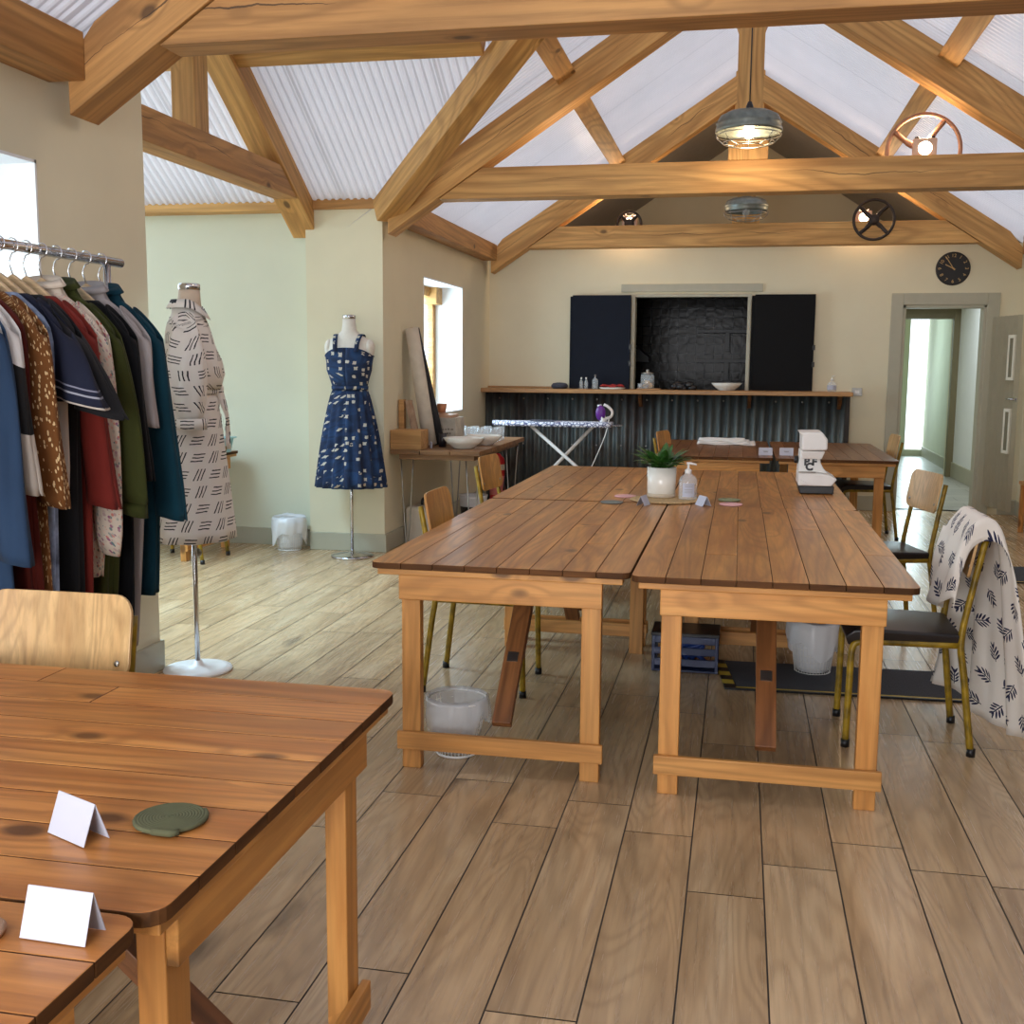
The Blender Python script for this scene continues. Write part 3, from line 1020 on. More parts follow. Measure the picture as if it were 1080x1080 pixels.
# hatch lining, architrave and shutters
m = MB()
m.box(HX0-.03, HX0+.006, YF-.04, YF+.15, HZ0, HZ1+.03).box(HX1-.006, HX1+.03, YF-.04, YF+.15, HZ0, HZ1+.03).box(HX0, HX1, YF-.04, YF+.15, HZ1, HZ1+.03)
m.box(-1.245, .195, YF-.022, YF+.01, HZ1+.055, HZ1+.135)
struct('trim_hatch', m, SAGE, bevel=0.003)
for nm, lab, x0, x1, mat in (('a', 'navy shutter folded open left of the kitchen hatch', -1.775, -1.135, NAVY), ('b', 'black shutter folded open right of the kitchen hatch', .09, .715, plain('black_shutter_paint', rgb(11, 11, 13), 0.7, Specular_IOR_Level=0.2))):
    sh = thing('hatch_shutter', lab, 'shutter', ((x0+x1)/2, YF-.05, 1.205))
    MB().box(x0+.03, x1, YF-.092, YF-.062, 1.205, 2.175).build('front_leaf', mat, sh, bevel=0.004)
    MB().box(x0, x1-.01, YF-.055, YF-.024, 1.205, 2.165).build('back_leaf', mat, sh, bevel=0.004)
    for z in (1.45, 1.62):
        MB().box(x1-.012, x1+.012, YF-.10, YF-.09, z, z+.05).build('hinge', BLACK, sh)
# bar: corrugated front, counter, brackets
ct = slab('counter', [(-2.66, 11.36, 1.165), (1.09, 11.36, 1.165), (1.09, 11.36, 1.207), (-2.66, 11.36, 1.207)], (0, .39, 0), (1, 0, 0), BAR, None, .005)
tag(ct, 'long oak bar counter on corrugated metal, under the kitchen hatch', 'counter')
tag(slab('upstand', [(-2.66, 11.70, 1.208), (-1.80, 11.70, 1.208), (-1.80, 11.70, 1.225), (-2.66, 11.70, 1.225)], (0, .045, 0), (1, 0, 0), BAR, None, .003), 'thin oak strip along the wall at the left end of the counter', 'strip')
rows = []
n = int(3.7/.0875*8)
for k in range(n+1):
    x = -2.655 + 3.7*k/n
    y = 11.60 + .018*math.sin(2*PI*x/.0875)
    rows.append([(x, y, 0.0), (x, y, 1.16)])
bf = MB().grid(rows).build('bar_front', ZINC, None, smooth=True, solid=.003)
tag(bf, 'rusty corrugated metal cladding under the oak counter', 'cladding')
for zz in (1.10, .62):
    for k in range(14):
        x = -2.5 + k*.26
        MB().ball((x, 11.578, zz), .010, .008, .010, 8, 6).build('screw', STEEL, bf, smooth=True)
struct('trim_bar_end', MB().box(1.04, 1.085, 11.58, YF, 0, 1.165), plain('dark_bar_end', rgb(40, 32, 26), .6))
for x in (-1.02, .08, .96):
    b_ = MB().prism([(x, 11.585, 1.163), (x, 11.585, 1.03), (x, 11.55, 1.03), (x, 11.44, 1.13), (x, 11.44, 1.163)], (.035, 0, 0)).build('counter_bracket', EDGE, None, bevel=.003)
    tag(b_, {-1.02: 'dark wooden bracket under the counter below the left shutter edge', .08: 'dark wooden bracket under the counter right of the white bowl', .96: 'dark wooden bracket under the right end of the counter'}[x], 'bracket', 'counter brackets')


# ------------------------------------------------------------ trestle tables
def table(W, L, zt, top, label, rng):
    t = thing('trestle_table', label, 'table', (0, 0, 0), 0, 'plank-topped trestle tables')
    n = round(W/.114)
    m = MB()
    r = .035
    for k in range(n):
        x0, x1 = -W/2+W*k/n+.0008, -W/2+W*(k+1)/n-.0008
        cuts = [-L/2, L/2] if rng.random() < .55 else [-L/2, -L/2+L*rng.uniform(.25, .75), L/2]
        for c0, c1 in zip(cuts, cuts[1:]):
            c0 += .0012 if c0 > -L/2 else 0
            poly = [(x0, c0), (x1, c0), (x1, c1), (x0, c1)]
            if k in (0, n-1):
                xs = x0 if k == 0 else x1
                xi = x1 if k == 0 else x0
                sg = 1 if k == 0 else -1
                poly = []
                def arc(cy, a0, a1):
                    return [(xs+sg*r+r*math.cos(a0+(a1-a0)*q/5), cy+r*math.sin(a0+(a1-a0)*q/5)) for q in range(6)]
                lo = arc(c0+r, -PI/2, -PI) if k == 0 else arc(c0+r, -PI/2, 0)
                hi = arc(c1-r, PI, PI/2) if k == 0 else arc(c1-r, 0, PI/2)
                lo = lo if c0 == -L/2 else [(xs, c0)]
                hi = hi if c1 == L/2 else [(xs, c1)]
                poly = [(xi, c0)] + lo + hi + [(xi, c1)]
            N = len(poly)
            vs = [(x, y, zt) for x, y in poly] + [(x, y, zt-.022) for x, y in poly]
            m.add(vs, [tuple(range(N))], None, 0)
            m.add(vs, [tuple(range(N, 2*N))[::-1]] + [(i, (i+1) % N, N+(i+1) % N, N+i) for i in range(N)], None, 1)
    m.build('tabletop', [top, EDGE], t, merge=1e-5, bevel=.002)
    z2 = zt-.0225
    fw = W*.78
    for s in (-1, 1):
        ye = s*(L/2-.012)
        stick('end_batten', (-W/2+.025, ye-s*.035, z2-.011), (W/2-.025, ye-s*.035, z2-.011), .07, .021, PINE, t)
        yo = s*(L/2-.042)
        stick('apron', (-fw/2-.004, yo, z2-.068), (fw/2+.004, yo, z2-.068), .02, .09, PINE, t)
        yl = yo-s*.035
        for q in (-1, 1):
            xx = q*(fw/2-.034)
            stick('leg', (xx, yl, 0), (xx, yl, z2-.022), .045, .068, PINE, t, (1, 0, 0))
        stick('lower_rail', (-fw/2-.014, yo, .108), (fw/2+.014, yo, .108), .02, .066, PINE, t)
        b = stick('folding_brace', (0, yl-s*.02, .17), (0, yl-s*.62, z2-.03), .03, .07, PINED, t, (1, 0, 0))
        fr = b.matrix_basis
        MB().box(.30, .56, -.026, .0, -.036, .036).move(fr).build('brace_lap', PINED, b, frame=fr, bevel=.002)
        MB().box(.26, .30, -.02, .02, -.02, .02).move(fr).build('hinge', STEEL, b, frame=fr)
    for q in (-1, 1):
        xx = q*(fw/2-.03)
        stick('side_bearer', (xx, -L/2+.11, z2-.02), (xx, L/2-.11, z2-.02), .03, .04, PINE, t)
    return t


rng = random.Random(5)
G_T = 'plank-topped trestle tables'
T0 = table(.915, 1.94, .76, TOPY, 'stained plank trestle table front left of the central block', rng)
T0.location = (-.797, 4.625, 0)
T0['label'] = 'stained trestle table front left of the central block of four, wire bin beneath'
T1 = table(.915, 1.94, .762, TOPY, 'x', rng)
T1.location = (.125, 4.575, 0)
T1['label'] = 'stained trestle table front right of the central block, beside the leaf-print cloth chair'
dup(T1, (-.797, 6.575, 0), PI, 'stained trestle table back left of the central block, nearest the ironing board')
dup(T0, (.122, 6.53, 0), PI, 'stained trestle table back right of the central block, carrying the white overlocker')
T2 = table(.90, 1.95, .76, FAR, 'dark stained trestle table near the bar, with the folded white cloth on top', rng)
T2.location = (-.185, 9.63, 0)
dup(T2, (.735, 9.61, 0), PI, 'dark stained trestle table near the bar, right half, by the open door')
T3 = table(1.008, 1.95, .755, TOPX, 'large stained table in the left foreground with the coiled green mat', rng)
T3.location = (-1.675, 1.711, 0)
T3.rotation_euler = (0, 0, -PI/2)
T3b = table(1.0, 1.95, .755, TOPX, 'stained table at the bottom left corner of the photo, only its corner in view', rng)
T3b.location = (-1.690, .702, 0)
T3b.rotation_euler = (0, 0, -PI/2)
dup(T0, (-4.85, 7.72, 0), -PI/2, 'trestle table in the side bay behind the dash-print dress, mostly hidden')
for o in bpy.data.objects:
    if o.name.startswith('trestle_table'):
        o['group'] = G_T

# low pine stool at the right edge
t = tag(bpy.data.objects.new('stool', None), 'low pine stool by the open door at the right edge of the photo', 'stool')
COL.objects.link(t)
t.location = (2.6, 10.38, 0)
slab('seat', [(2.47, 10.2, .43), (2.72, 10.2, .43), (2.72, 10.55, .43), (2.47, 10.55, .43)], (0, 0, .03), (0, 1, 0), PINE, t)
for x in (2.50, 2.69):
    for y in (10.23, 10.52):
        stick('leg', (x, y, 0), (x, y, .43), .04, .04, PINE, t, (1, 0, 0))


# ------------------------------------------------------------ school chairs
def plate(w, h, r, th, curve, n=10):
    """rounded-corner plywood panel in the y-z plane, centred, bowed along x"""
    pts = []
    for cx, cz, a0 in ((w/2-r, h/2-r, 0), (-w/2+r, h/2-r, PI/2), (-w/2+r, -h/2+r, PI), (w/2-r, -h/2+r, 1.5*PI)):
        pts += [(cx+r*math.cos(a0+PI/2*k/6), cz+r*math.sin(a0+PI/2*k/6)) for k in range(7)]
    bm = bmesh.new()
    vs = [bm.verts.new((0, y, z)) for y, z in pts]
    bm.faces.new(vs)
    for k in range(1, n):
        y = -w/2 + w*k/n
        bmesh.ops.bisect_plane(bm, geom=bm.verts[:]+bm.edges[:]+bm.faces[:], plane_co=(0, y, 0), plane_no=(0, 1, 0))
    ext = bmesh.ops.extrude_face_region(bm, geom=bm.faces[:])
    for v in ext['geom']:
        if isinstance(v, bmesh.types.BMVert):
            v.co.x += th
    for v in bm.verts:
        v.co.x += curve*(v.co.y/(w/2))**2
    bm.verts.index_update()
    m = MB().add([v.co.copy() for v in bm.verts], [tuple(v.index for v in f.verts) for f in bm.faces])
    bm.free()
    return m


def chair(label, ply, group='school chairs'):
    t = thing('school_chair', label, 'chair', (0, 0, 0), 0, group)
    r = .0135
    # seat pad
    rows = []
    prof = [(-.195, .412, .185), (-.205, .435, .197), (-.195, .455, .197), (.13, .462, .207), (.19, .457, .204), (.222, .43, .20), (.212, .40, .19)]
    m = MB()
    m.grid([[(x, -w+.0, z) for x, z, w in prof], [(x, -w*.97, z+.008) for x, z, w in prof], [(x, 0, z+.004) for x, z, w in prof], [(x, w*.97, z+.008) for x, z, w in prof], [(x, w, z) for x, z, w in prof]], True, None, True)
    m.build('seat', VINYL, t, smooth=True, bevel=.004)
    tilt = Matrix.Translation((-.248, 0, .775)) @ Matrix.Rotation(math.radians(-10), 4, 'Y')
    b = plate(.40, .215, .05, .011, .022).move(tilt).build('backrest', ply, t, bevel=.002)
    for s in (-1, 1):
        MB().ball((.027, s*.165, -.06), .004, .008, .008, 10, 6).move(tilt).build('bolt', STEEL, b, smooth=True)
    for s in (-1, 1):
        p = bez([(.205, s*.195, .0), (.20, s*.193, .25), (.195, s*.19, .385), (.165, s*.188, .415), (.08, s*.186, .418), (-.19, s*.186, .42)], 6)
        fl = MB().tube(p, r, 10).build('front_leg', MUST, t, smooth=True)
        MB().lathe([(.0165, 0), (.0165, .03)], (.205, s*.195, 0), 12).build('foot_cap', BLACK, fl, smooth=True)
        p = bez([(-.25, s*.205, 0), (-.212, s*.192, .30), (-.195, s*.188, .44), (-.222, s*.186, .62), (-.262, s*.183, .83)], 6)
        rl = MB().tube(p, [r*(1 if k < 14 else .9) for k in range(len(p))], 10).build('rear_leg', MUST, t, smooth=True)
        MB().lathe([(.0165, 0), (.0165, .03)], (-.25, s*.205, 0), 12).build('foot_cap', BLACK, rl, smooth=True)
    MB().tube([(.17, -.188, .414), (.17, .188, .414)], .010, 8).build('cross_bar', MUST, t, smooth=True)
    MB().tube([(-.19, -.188, .42), (-.19, .188, .42)], .010, 8).build('cross_bar', MUST, t, smooth=True)
    return t


C0 = chair('amber plywood school chair left of the table block, near the wire bin', PLYO)
C0.location = (-1.095, 4.83, 0)
dup(C0, (-1.30, 6.77, 0), math.radians(-5), 'amber plywood school chair left of the table block, in front of the fire extinguisher')
dup(C0, (-.42, 9.78, 0), math.radians(-12), 'amber plywood school chair at the left end of the dark far tables, behind the plant')
C1 = chair('pale plywood school chair on the right, between the cloth-draped chair and the far one', PLY)
C1.location = (.80, 6.36, 0)
C1.rotation_euler = (0, 0, PI+math.radians(14))
dup(C1, (.648, 4.49, 0), PI, 'school chair front right with the white leaf-print cloth over its back')
dup(C1, (1.075, 9.90, 0), PI+math.radians(4), 'pale plywood school chair at the right end of the dark far tables, by the doorway')
dup(C1, (-1.63, 2.17, 0), -PI/2, 'pale plywood school chair behind the foreground table, only its backrest in view')
dup(C1, (-4.02, 7.50, 0), PI, 'mustard-legged school chair in the side bay, behind the dash-print dress')

# cloth draped over the back of the front right chair
rows, uvs = [], []
path = [(-.125, .60), (-.115, .66), (-.10, .73), (-.08, .80), (-.056, .86), (-.018, .893), (.022, .892), (.05, .85), (.07, .76), (.085, .64), (.10, .50), (.115, .36), (.125, .22), (.13, .11)]
pp = bez([(x, 0, z) for x, z in path], 3)
ln = 0
for i, p in enumerate(pp):
    if i:
        ln += (pp[i]-pp[i-1]).length
    f = i/(len(pp)-1)
    low = max(0, (f-.42)/.58)
    front = max(0, (.36-f)/.36)
    row, ur = [], []
    for k in range(45):
        q = k/44                                  # 0 = near edge, 1 = far edge
        y = (-.252-.015*front-.03*low) + (.475+.06*front+.31*low**.8)*q
        fold = .026*math.sin(q*17+f*2.5+.6)*low**.7 + .012*math.sin(q*37+2+f*3)*low
        fold2 = .020*math.sin(q*14+f*6+1)*front
        # the front flap is short by the near post and hangs in a scoop; the back hangs low and uneven
        zz = p.z + front*(.04*(1-q)**2 - .07*math.sin(q*PI) - .03*q) + low**2*(-.03*q - .03*math.sin(q*6))
        if .27 < f < .55:
            zz -= .03*max(0, q-.86)*7
        lip = max(0, (.10-q)/.10)
        zz += .012*max(0, 1-abs(f-.38)*6)
        zz -= .085*lip**1.3*(1-low)
        y += .045*lip*(1-low)
        row.append((.908+p.x+fold+fold2+low*(.055*(1-q)-.19*q), 4.49+y, zz))
        ur.append((q*(.46+.3*low)+.02*f, ln))
    rows.append(row)
    uvs.append(ur)
cl = MB().grid(rows, False, uvs).build('draped_cloth', SPRIG, None, smooth=True, solid=.003)
tag(cl, 'white cotton cloth with navy leaf sprigs draped over a chair back', 'cloth')


# ------------------------------------------------------------ garment rack, hangers and clothes
RX, RZ = -2.10, 1.785
rk = thing('garment_rack', 'chrome clothes rail packed with garments on the left', 'clothes rack', (RX, 2.4, 0))
MB().tube([(RX, 2.36, RZ), (RX, 3.535, RZ)], .0155, 14).build('rail', CHROME, rk, smooth=True)
for y in (2.48, 3.45):
    MB().tube([(RX, y, .06), (RX, y, RZ-.012)], .0125, 12).build('post', CHROME, rk, smooth=True)
    f = MB().tube([(RX-.26, y, .045), (RX+.26, y, .045)], .0125, 10).build('foot_bar', CHROME, rk, smooth=True)
    for q in (-1, 1):
        MB().ball((RX+q*.24, y, .022), .022, .018, .022, 12, 8).build('castor', BLACK, f, smooth=True)


def hanger(y, label):
    h = thing('coat_hanger', label, 'hanger', (RX, y, 1.69), 0, 'coat hangers on the clothes rail')
    rows = []
    for k in range(21):
        u = -1+2*k/20
        x = RX+u*.178
        zt_ = 1.703 - .150*abs(u)**1.1
        hgt = .050 - .030*abs(u)
        rows.append([(x, y-.008, zt_), (x, y+.008, zt_), (x, y+.008, zt_-hgt), (x, y-.008, zt_-hgt)])
    MB().grid(rows, True, None, True).build('shoulder_bar', BEECH, h, bevel=.003)
    pts = [(RX, y, 1.70), (RX, y, 1.738)] + [(RX+.02*math.sin(a)*1.0, y, 1.783-.022*math.cos(a)*1.0+.0) for a in [PI*.0+.25+k*.42 for k in range(10)]]
    pts = [(RX, y, 1.70), (RX-.012, y, 1.735), (RX-.006, y, 1.752)] + [(RX+.0215*math.sin(a), y, RZ-.0215*math.cos(a)) for a in [k*.45 for k in range(9)]][::1]
    MB().tube(pts, .002, 6).build('hook', CHROME, h, smooth=True)
    return h


def ring(cx, cy, z, a, b, n, ph, amp, kf, uo=0):
    row, uv = [], []
    for k in range(n+1):
        t = 2*PI*k/n
        c, s = math.cos(t), math.sin(t)
        x = a*math.copysign(abs(c)**.8, c)
        y = b*math.copysign(abs(s)**.8, s)
        f = 1 + amp*math.sin(kf*t+ph)
        row.append((cx+x*(1+amp*.25*math.sin(kf*t+ph)), cy+y*f, z))
        uv.append((uo+(a+b)*.9*t/1.0, z))
    return row, uv


def garment(name, label, y, mat, hem, wh, sl=None, d=.03, top=1.665, coll=None, cuff=None, x0=RX, waist=None, fold=.3, body_w=.195):
    """body lofted from the hanger down to the hem; sl = (end z, end x offset, radius, flare)"""
    g = thing(name, label, {'coat': 'coat', 'shirt': 'shirt', 't_shirt': 't-shirt', 'blouse': 'blouse', 'jacket': 'jacket', 'skirt': 'skirt'}.get(name, 'dress'), (x0, y, hem), 0, 'clothes on the rail')
    zs = ([(top, .05, .022), (top-.022, .085, .027)] if coll else [(1.642, .088, .022), (1.625, .112, .026)]) + [(1.572, .178, d), (1.52, body_w+.008, d*1.1), (1.36, body_w, d*1.15), (1.15, waist or body_w-.005, d*1.2)]
    lo = zs[-1][1]
    m = 8
    for k in range(1, m+1):
        f = k/m
        zs.append((1.15+(hem-1.15)*f, lo+(wh-lo)*f, d*(1.2+.25*f)))
    zs = [q for q in zs if q[0] > hem-1e-4 or q is zs[-1]]
    rows, uvs = [], []
    ph = random.random()*6
    for z, a, b in zs:
        t = max(0, min(1, (1.5-z)/.7))
        r_, u_ = ring(x0, y, z, a, b, 48, ph+z*.8, fold*t, 7, random.random()*0)
        rows.append(r_)
        uvs.append(u_)
    MB().grid(rows, False, uvs).build('body', mat, g, smooth=True, solid=.0025, sub=1)
    if sl:
        ez, ex, er, fl = sl
        for s in (-1, 1):
            rows, uvs = [], []
            n = 9
            for k in range(n+1):
                f = k/n
                z = 1.575+(ez-1.575)*f
                ex0 = .165
                cx = x0+s*(ex0+(ex-ex0)*(f**.75))
                rr = .05+(er-.05)*f
                if fl and k == n:
                    rr *= fl
                yy = y-.012*f+.008*math.sin(f*5+ph)
                row, uv = [], []
                for q in range(25):
                    a = 2*PI*q/24
                    w_ = 1+.10*math.sin(5*a+ph+3*f)*min(1, 2*f)
                    row.append((cx+rr*math.cos(a)*w_, yy+rr*.62*math.sin(a)*w_, z+s*math.cos(a)*rr*(-.9*(1-f)**2-.25)))
                    uv.append((rr*a, z))
                rows.append(row)
                uvs.append(uv)
            so = MB().grid(rows, False, uvs).build('sleeve', mat, g, smooth=True, solid=.0025, sub=1)
            if cuff:
                rows = []
                for z in (ez+.005, ez-.045):
                    rows.append([(x0+s*ex+er*.9*math.cos(2*PI*q/24), y-.012+er*.58*math.sin(2*PI*q/24), z-s*math.cos(2*PI*q/24)*er*.25) for q in range(25)])
                MB().grid(rows).build('cuff', cuff, so, smooth=True, solid=.004)
    if coll:
        rows = []
        for z, rr in ((top-.035, .088), (top+.0, .066), (top+.035, .062), (top+.012, .078)):
            rows.append([(x0+rr*math.cos(a), y+rr*.42*math.sin(a), z+.012*math.sin(a)) for a in [2*PI*q/24 for q in range(25)]])
        MB().grid(rows).build('collar', coll, g, smooth=True, solid=.0025)
    return g


TEAL = cloth('teal_wool', rgb(8, 52, 66))
GREYW = cloth('pale_grey_stripe_cotton', rgb(160, 152, 150))
BLK = cloth('black_wool', rgb(8, 9, 13))
OLV = cloth('olive_cotton', rgb(54, 58, 20))
BRK = cloth('brick_red_linen', rgb(118, 38, 30))
CHAR = cloth('charcoal_linen', rgb(30, 29, 31))
NVY = banded('navy_jersey_with_white_band', [(-9, rgb(196, 184, 172)), (1.335, rgb(13, 19, 42)), (1.36, rgb(150, 150, 160)), (1.366, rgb(13, 19, 42)), (1.38, rgb(130, 130, 146)), (1.385, rgb(13, 19, 42))])
ICE = plain('pale_blue_marbled_cotton', rgb(140, 156, 186), .9, var=.4, scale=18)
RUST = cloth('dark_rust_cotton', rgb(78, 20, 10))
BW = banded('black_and_cream_block_cotton', [(-9, rgb(190, 180, 168)), (1.27, rgb(12, 12, 14)), (1.47, rgb(205, 200, 196))])
SLATE = cloth('slate_blue_denim', rgb(40, 60, 86))
NAVYC = cloth('navy_cotton', rgb(18, 26, 48))

RACK = [
    ('coat', 'teal wool coat at the right end of the clothes rail', 3.415, TEAL, .66, .16, (.93, .225, .055, 1), TEAL, None, .034, None),
    ('shirt', 'pale grey striped shirt dress next to the teal coat', 3.325, GREYW, .50, .13, (1.245, .205, .038, 1), GREYW, None, .03, None),
    ('jacket', 'black jacket hanging between the grey shirt and the olive dress', 3.245, BLK, .62, .17, (1.08, .22, .045, 1), None, None, .03, None),
    ('dress', 'olive green dress with gathered cuffs on the clothes rail', 3.165, OLV, .70, .15, (1.02, .235, .055, 1), OLV, OLV, .03, None),
    ('dress', 'floral dress with puffed sleeve ends beside the olive dress', 3.09, FLORAL, .78, .15, (.86, .205, .045, .7), FLORAL, None, .03, None),
    ('dress', 'long brick red linen dress on the clothes rail', 3.015, BRK, .45, .16, (1.02, .225, .05, 1.1), None, None, .03, None),
    ('dress', 'long charcoal dress with wide short sleeves on the rail', 2.95, CHAR, .45, .17, (1.30, .27, .07, 1.15), None, None, .028, None),
    ('t_shirt', 'navy t-shirt with pale striped sleeve bands on the rail', 2.89, NVY, 1.05, .18, (1.33, .26, .07, 1.1), None, None, .028, None),
    ('skirt', 'pale blue marbled dress strip hanging behind the ochre leaf dress', 2.835, ICE, .72, .17, None, None, None, .026, None),
    ('dress', 'ochre dress with cream leaf print on the clothes rail', 2.775, LEAFP, .52, .19, (1.05, .225, .05, .9), None, None, .03, None),
    ('dress', 'long dark rust dress left of the ochre leaf dress', 2.715, RUST, .45, .21, None, None, None, .028, None),
    ('blouse', 'black and cream colour-block blouse near the left photo edge', 2.655, BW, .95, .16, (1.10, .22, .045, 1), None, None, .028, None),
    ('shirt', 'slate blue denim dress at the left photo edge', 2.595, SLATE, .55, .20, (.92, .23, .05, 1), None, None, .028, None),
]
for nm, lab, y, mat, hem, wh, sl, co, cu, d, ws in RACK:
    hanger(y, 'pale wooden coat hanger holding the ' + lab.split(' on the ')[0].split(' at the ')[0].split(' next ')[0].split(' hanging ')[0].split(' beside ')[0].split(' with ')[0].split(' left ')[0].split(' near ')[0])
    garment(nm, lab, y, mat, hem, wh, sl, d, 1.665, co, cu, RX, ws)


# ------------------------------------------------------------ dress forms
FORM = [(1.775, .047, .047, -.004), (1.735, .049, .05, -.003), (1.69, .056, .056, .0), (1.655, .095, .064, .006), (1.625, .15, .074, .008), (1.59, .178, .084, .006),
        (1.54, .182, .094, .0), (1.47, .168, .104, -.008), (1.40, .162, .112, -.014), (1.33, .138, .098, -.008), (1.25, .118, .088, 0), (1.17, .14, .1, .004), (1.05, .168, .115, .008), (.92, .165, .11, .008), (.84, .15, .1, .008)]


def form_at(z, grow=0.0):
    F = FORM
    for (z0, a0, b0, c0), (z1, a1, b1, c1) in zip(F, F[1:]):
        if z1 <= z <= z0:
            t = (z0-z)/(z0-z1)
            return a0+(a1-a0)*t+grow, b0+(b1-b0)*t+grow, c0+(c1-c0)*t
    return F[-1][1]+grow, F[-1][2]+grow, F[-1][3]


def oval(z, a, b, c, n=48, k=0, amp=0, ph=0):
    r = []
    for i in range(n+1):
        t = 2*PI*i/n - PI/2
        f = 1+amp*math.cos(k*t+ph)
        r.append((a*math.cos(t)*f, c+b*math.sin(t)*f, z))
    return r


def uvr(z, a, b, n=48):
    return [((a+b)*PI*i/n, z) for i in range(n+1)]


def mannequin(label, loc, rz, mat, bare):
    t = thing('dress_form', label, 'mannequin', loc, rz, 'dress forms')
    M_ = Matrix.Translation(loc) @ Matrix.Rotation(rz, 4, 'Z')
    m = MB()
    m.grid([oval(z, a, b, c) for z, a, b, c in FORM], False, None, False)
    m.grid([oval(.84, .15, .1, .008), oval(.835, 1e-4, 1e-4, .008)])
    m.grid([oval(1.775, .047, .047, -.004), oval(1.776, 1e-4, 1e-4, -.004)])
    m.move(M_).build('torso', mat, t, smooth=True, merge=1e-5)
    if bare:
        for s in (-1, 1):
            MB().ball((s*.152, .004, 1.562), .036, .062, .066, 20, 14).move(M_).build('armhole_cap', mat, t, smooth=True)
    MB().lathe([(.046, 1.774), (.049, 1.776), (.049, 1.80), (.044, 1.804), (1e-4, 1.805)], (0, -.004, 0), 28).move(M_).build('neck_cap', CHROME, t, smooth=True)
    MB().lathe([(.012, .02), (.012, .84)], (0, .008, 0), 16).move(M_).build('pole', CHROME, t, smooth=True)
    p = MB().lathe([(1e-4, 0), (.155, 0), (.16, .006), (.157, .014), (.12, .022), (.03, .03), (.018, .05), (1e-4, .05)], (0, .008, 0), 40).move(M_)
    p.build('base', CHROME if bare else WHITE, t, smooth=True)
    k = MB().lathe([(1e-4, .012), (.018, .014), (.022, .03), (.014, .04), (1e-4, .042)], (0, 0, .56), 16, 'x').move(M_).build('height_knob', STEEL, t, smooth=True)
    return t, M_


# blue pinafore dress on the form before the pier
F1, M1 = mannequin('white dress form on a chrome stand in front of the pale pier', (-2.835, 7.86, 0), math.radians(4), TORSOW, True)
dr = thing('pinafore_dress', 'navy blue patterned pinafore dress with pleated skirt by the pier', 'dress', (-2.835, 7.86, .54), math.radians(4))
rows, uvs = [], []
zz = [1.545+.0, 1.50, 1.45, 1.40, 1.35, 1.30, 1.275]
for z in zz:
    a, b, c = form_at(z, .006)
    rows.append([(x, y, zc + (0.02*max(0, -math.sin(2*PI*i/48-PI/2)) - .045*abs(math.cos(2*PI*i/48-PI/2))**3 if z == zz[0] else 0)) for i, (x, y, zc) in enumerate(oval(z, a, b, c))])
    uvs.append(uvr(z, a, b))
MB().grid(rows, False, uvs).move(M1).build('bodice', BLOTCH, dr, smooth=True, solid=.002)
a, b, c = form_at(1.275, .013)
rows = []
for z in (1.285, 1.26):
    rows.append(oval(z, a, b, c))
MB().grid(rows, False, [uvr(1.28, a, b), uvr(1.26, a, b)]).move(M1).build('waistband', BLOTCH, dr, smooth=True, solid=.003)
rows, uvs = [], []
for k in range(15):
    f = k/14
    z = 1.27-f*.735
    a_, b_ = .126+.135*f**.72, .096+.11*f**.8
    r_ = oval(z, a_, b_, .004, 120, 17, .012+.055*min(1, f*2.2), 0)
    rows.append(r_)
    uvs.append([((a_+b_)*PI*1.15*i/120, z) for i in range(121)])
MB().grid(rows, False, uvs).move(M1).build('skirt', BLOTCH, dr, smooth=True, solid=.002)
for s in (-1, 1):
    pts = bez([(s*.078, -.112, 1.535), (s*.084, -.09, 1.60), (s*.092, -.05, 1.65), (s*.095, .0, 1.662), (s*.092, .06, 1.64), (s*.085, .098, 1.55)], 5)
    rows = [[(p.x-.017, p.y, p.z), (p.x, p.y, p.z+.002), (p.x+.017, p.y, p.z)] for p in pts]
    MB().grid(rows, False, [[(.0, i*.012), (.017, i*.012), (.034, i*.012)] for i in range(len(pts))]).move(M1).build('strap', BLOTCH, dr, smooth=True, solid=.004)

# white wrap dress on the form beside the rack
F2, M2 = mannequin('beige dress form on a steel pole beside the clothes rail', (-2.47, 4.72, 0), math.radians(108), TORSO, False)
dr = thing('shirt_dress', 'white belted dress with black triple dashes beside the clothes rail', 'dress', (-2.47, 4.72, .64), math.radians(108))
rows, uvs = [], []
for z in (1.70, 1.67, 1.64, 1.61, 1.57, 1.52, 1.46, 1.40, 1.36, 1.33):
    a, b, c = form_at(z, .012)
    if z < 1.5:
        a, b = a+.01, b+.012
    rr = oval(z, a, b, c, 48, 9, .01 if z < 1.5 else 0)
    if z > 1.68:
        rr = [(x*1.1, y*1.1, zc - .06*max(0, -math.sin(2*PI*i/48-PI/2))**2 + .012) for i, (x, y, zc) in enumerate(rr)]
    rows.append(rr)
    uvs.append(uvr(z, a, b))
MB().grid(rows, False, uvs).move(M2).build('bodice', DASH, dr, smooth=True, solid=.002)
rows, uvs = [], []
for k in range(14):
    f = k/13
    z = 1.33-f*.69
    a_, b_ = .15+.085*f**.8, .112+.075*f**.8
    rows.append(oval(z, a_, b_, .006, 96, 9, .006+.03*f, 1.2))
    uvs.append([((a_+b_)*PI*i/96, z) for i in range(97)])
MB().grid(rows, False, uvs).move(M2).build('skirt', DASH, dr, smooth=True, solid=.002)
a, b, c = .152, .116, .002
rows = [oval(z, a+e, b+e, c) for z, e in ((1.352, .004), (1.345, .008), (1.315, .008), (1.308, .004))]
bl = MB().grid(rows, False, [uvr(r[0][2], a, b) for r in rows]).move(M2).build('belt', DASH, dr, smooth=True, solid=.003)
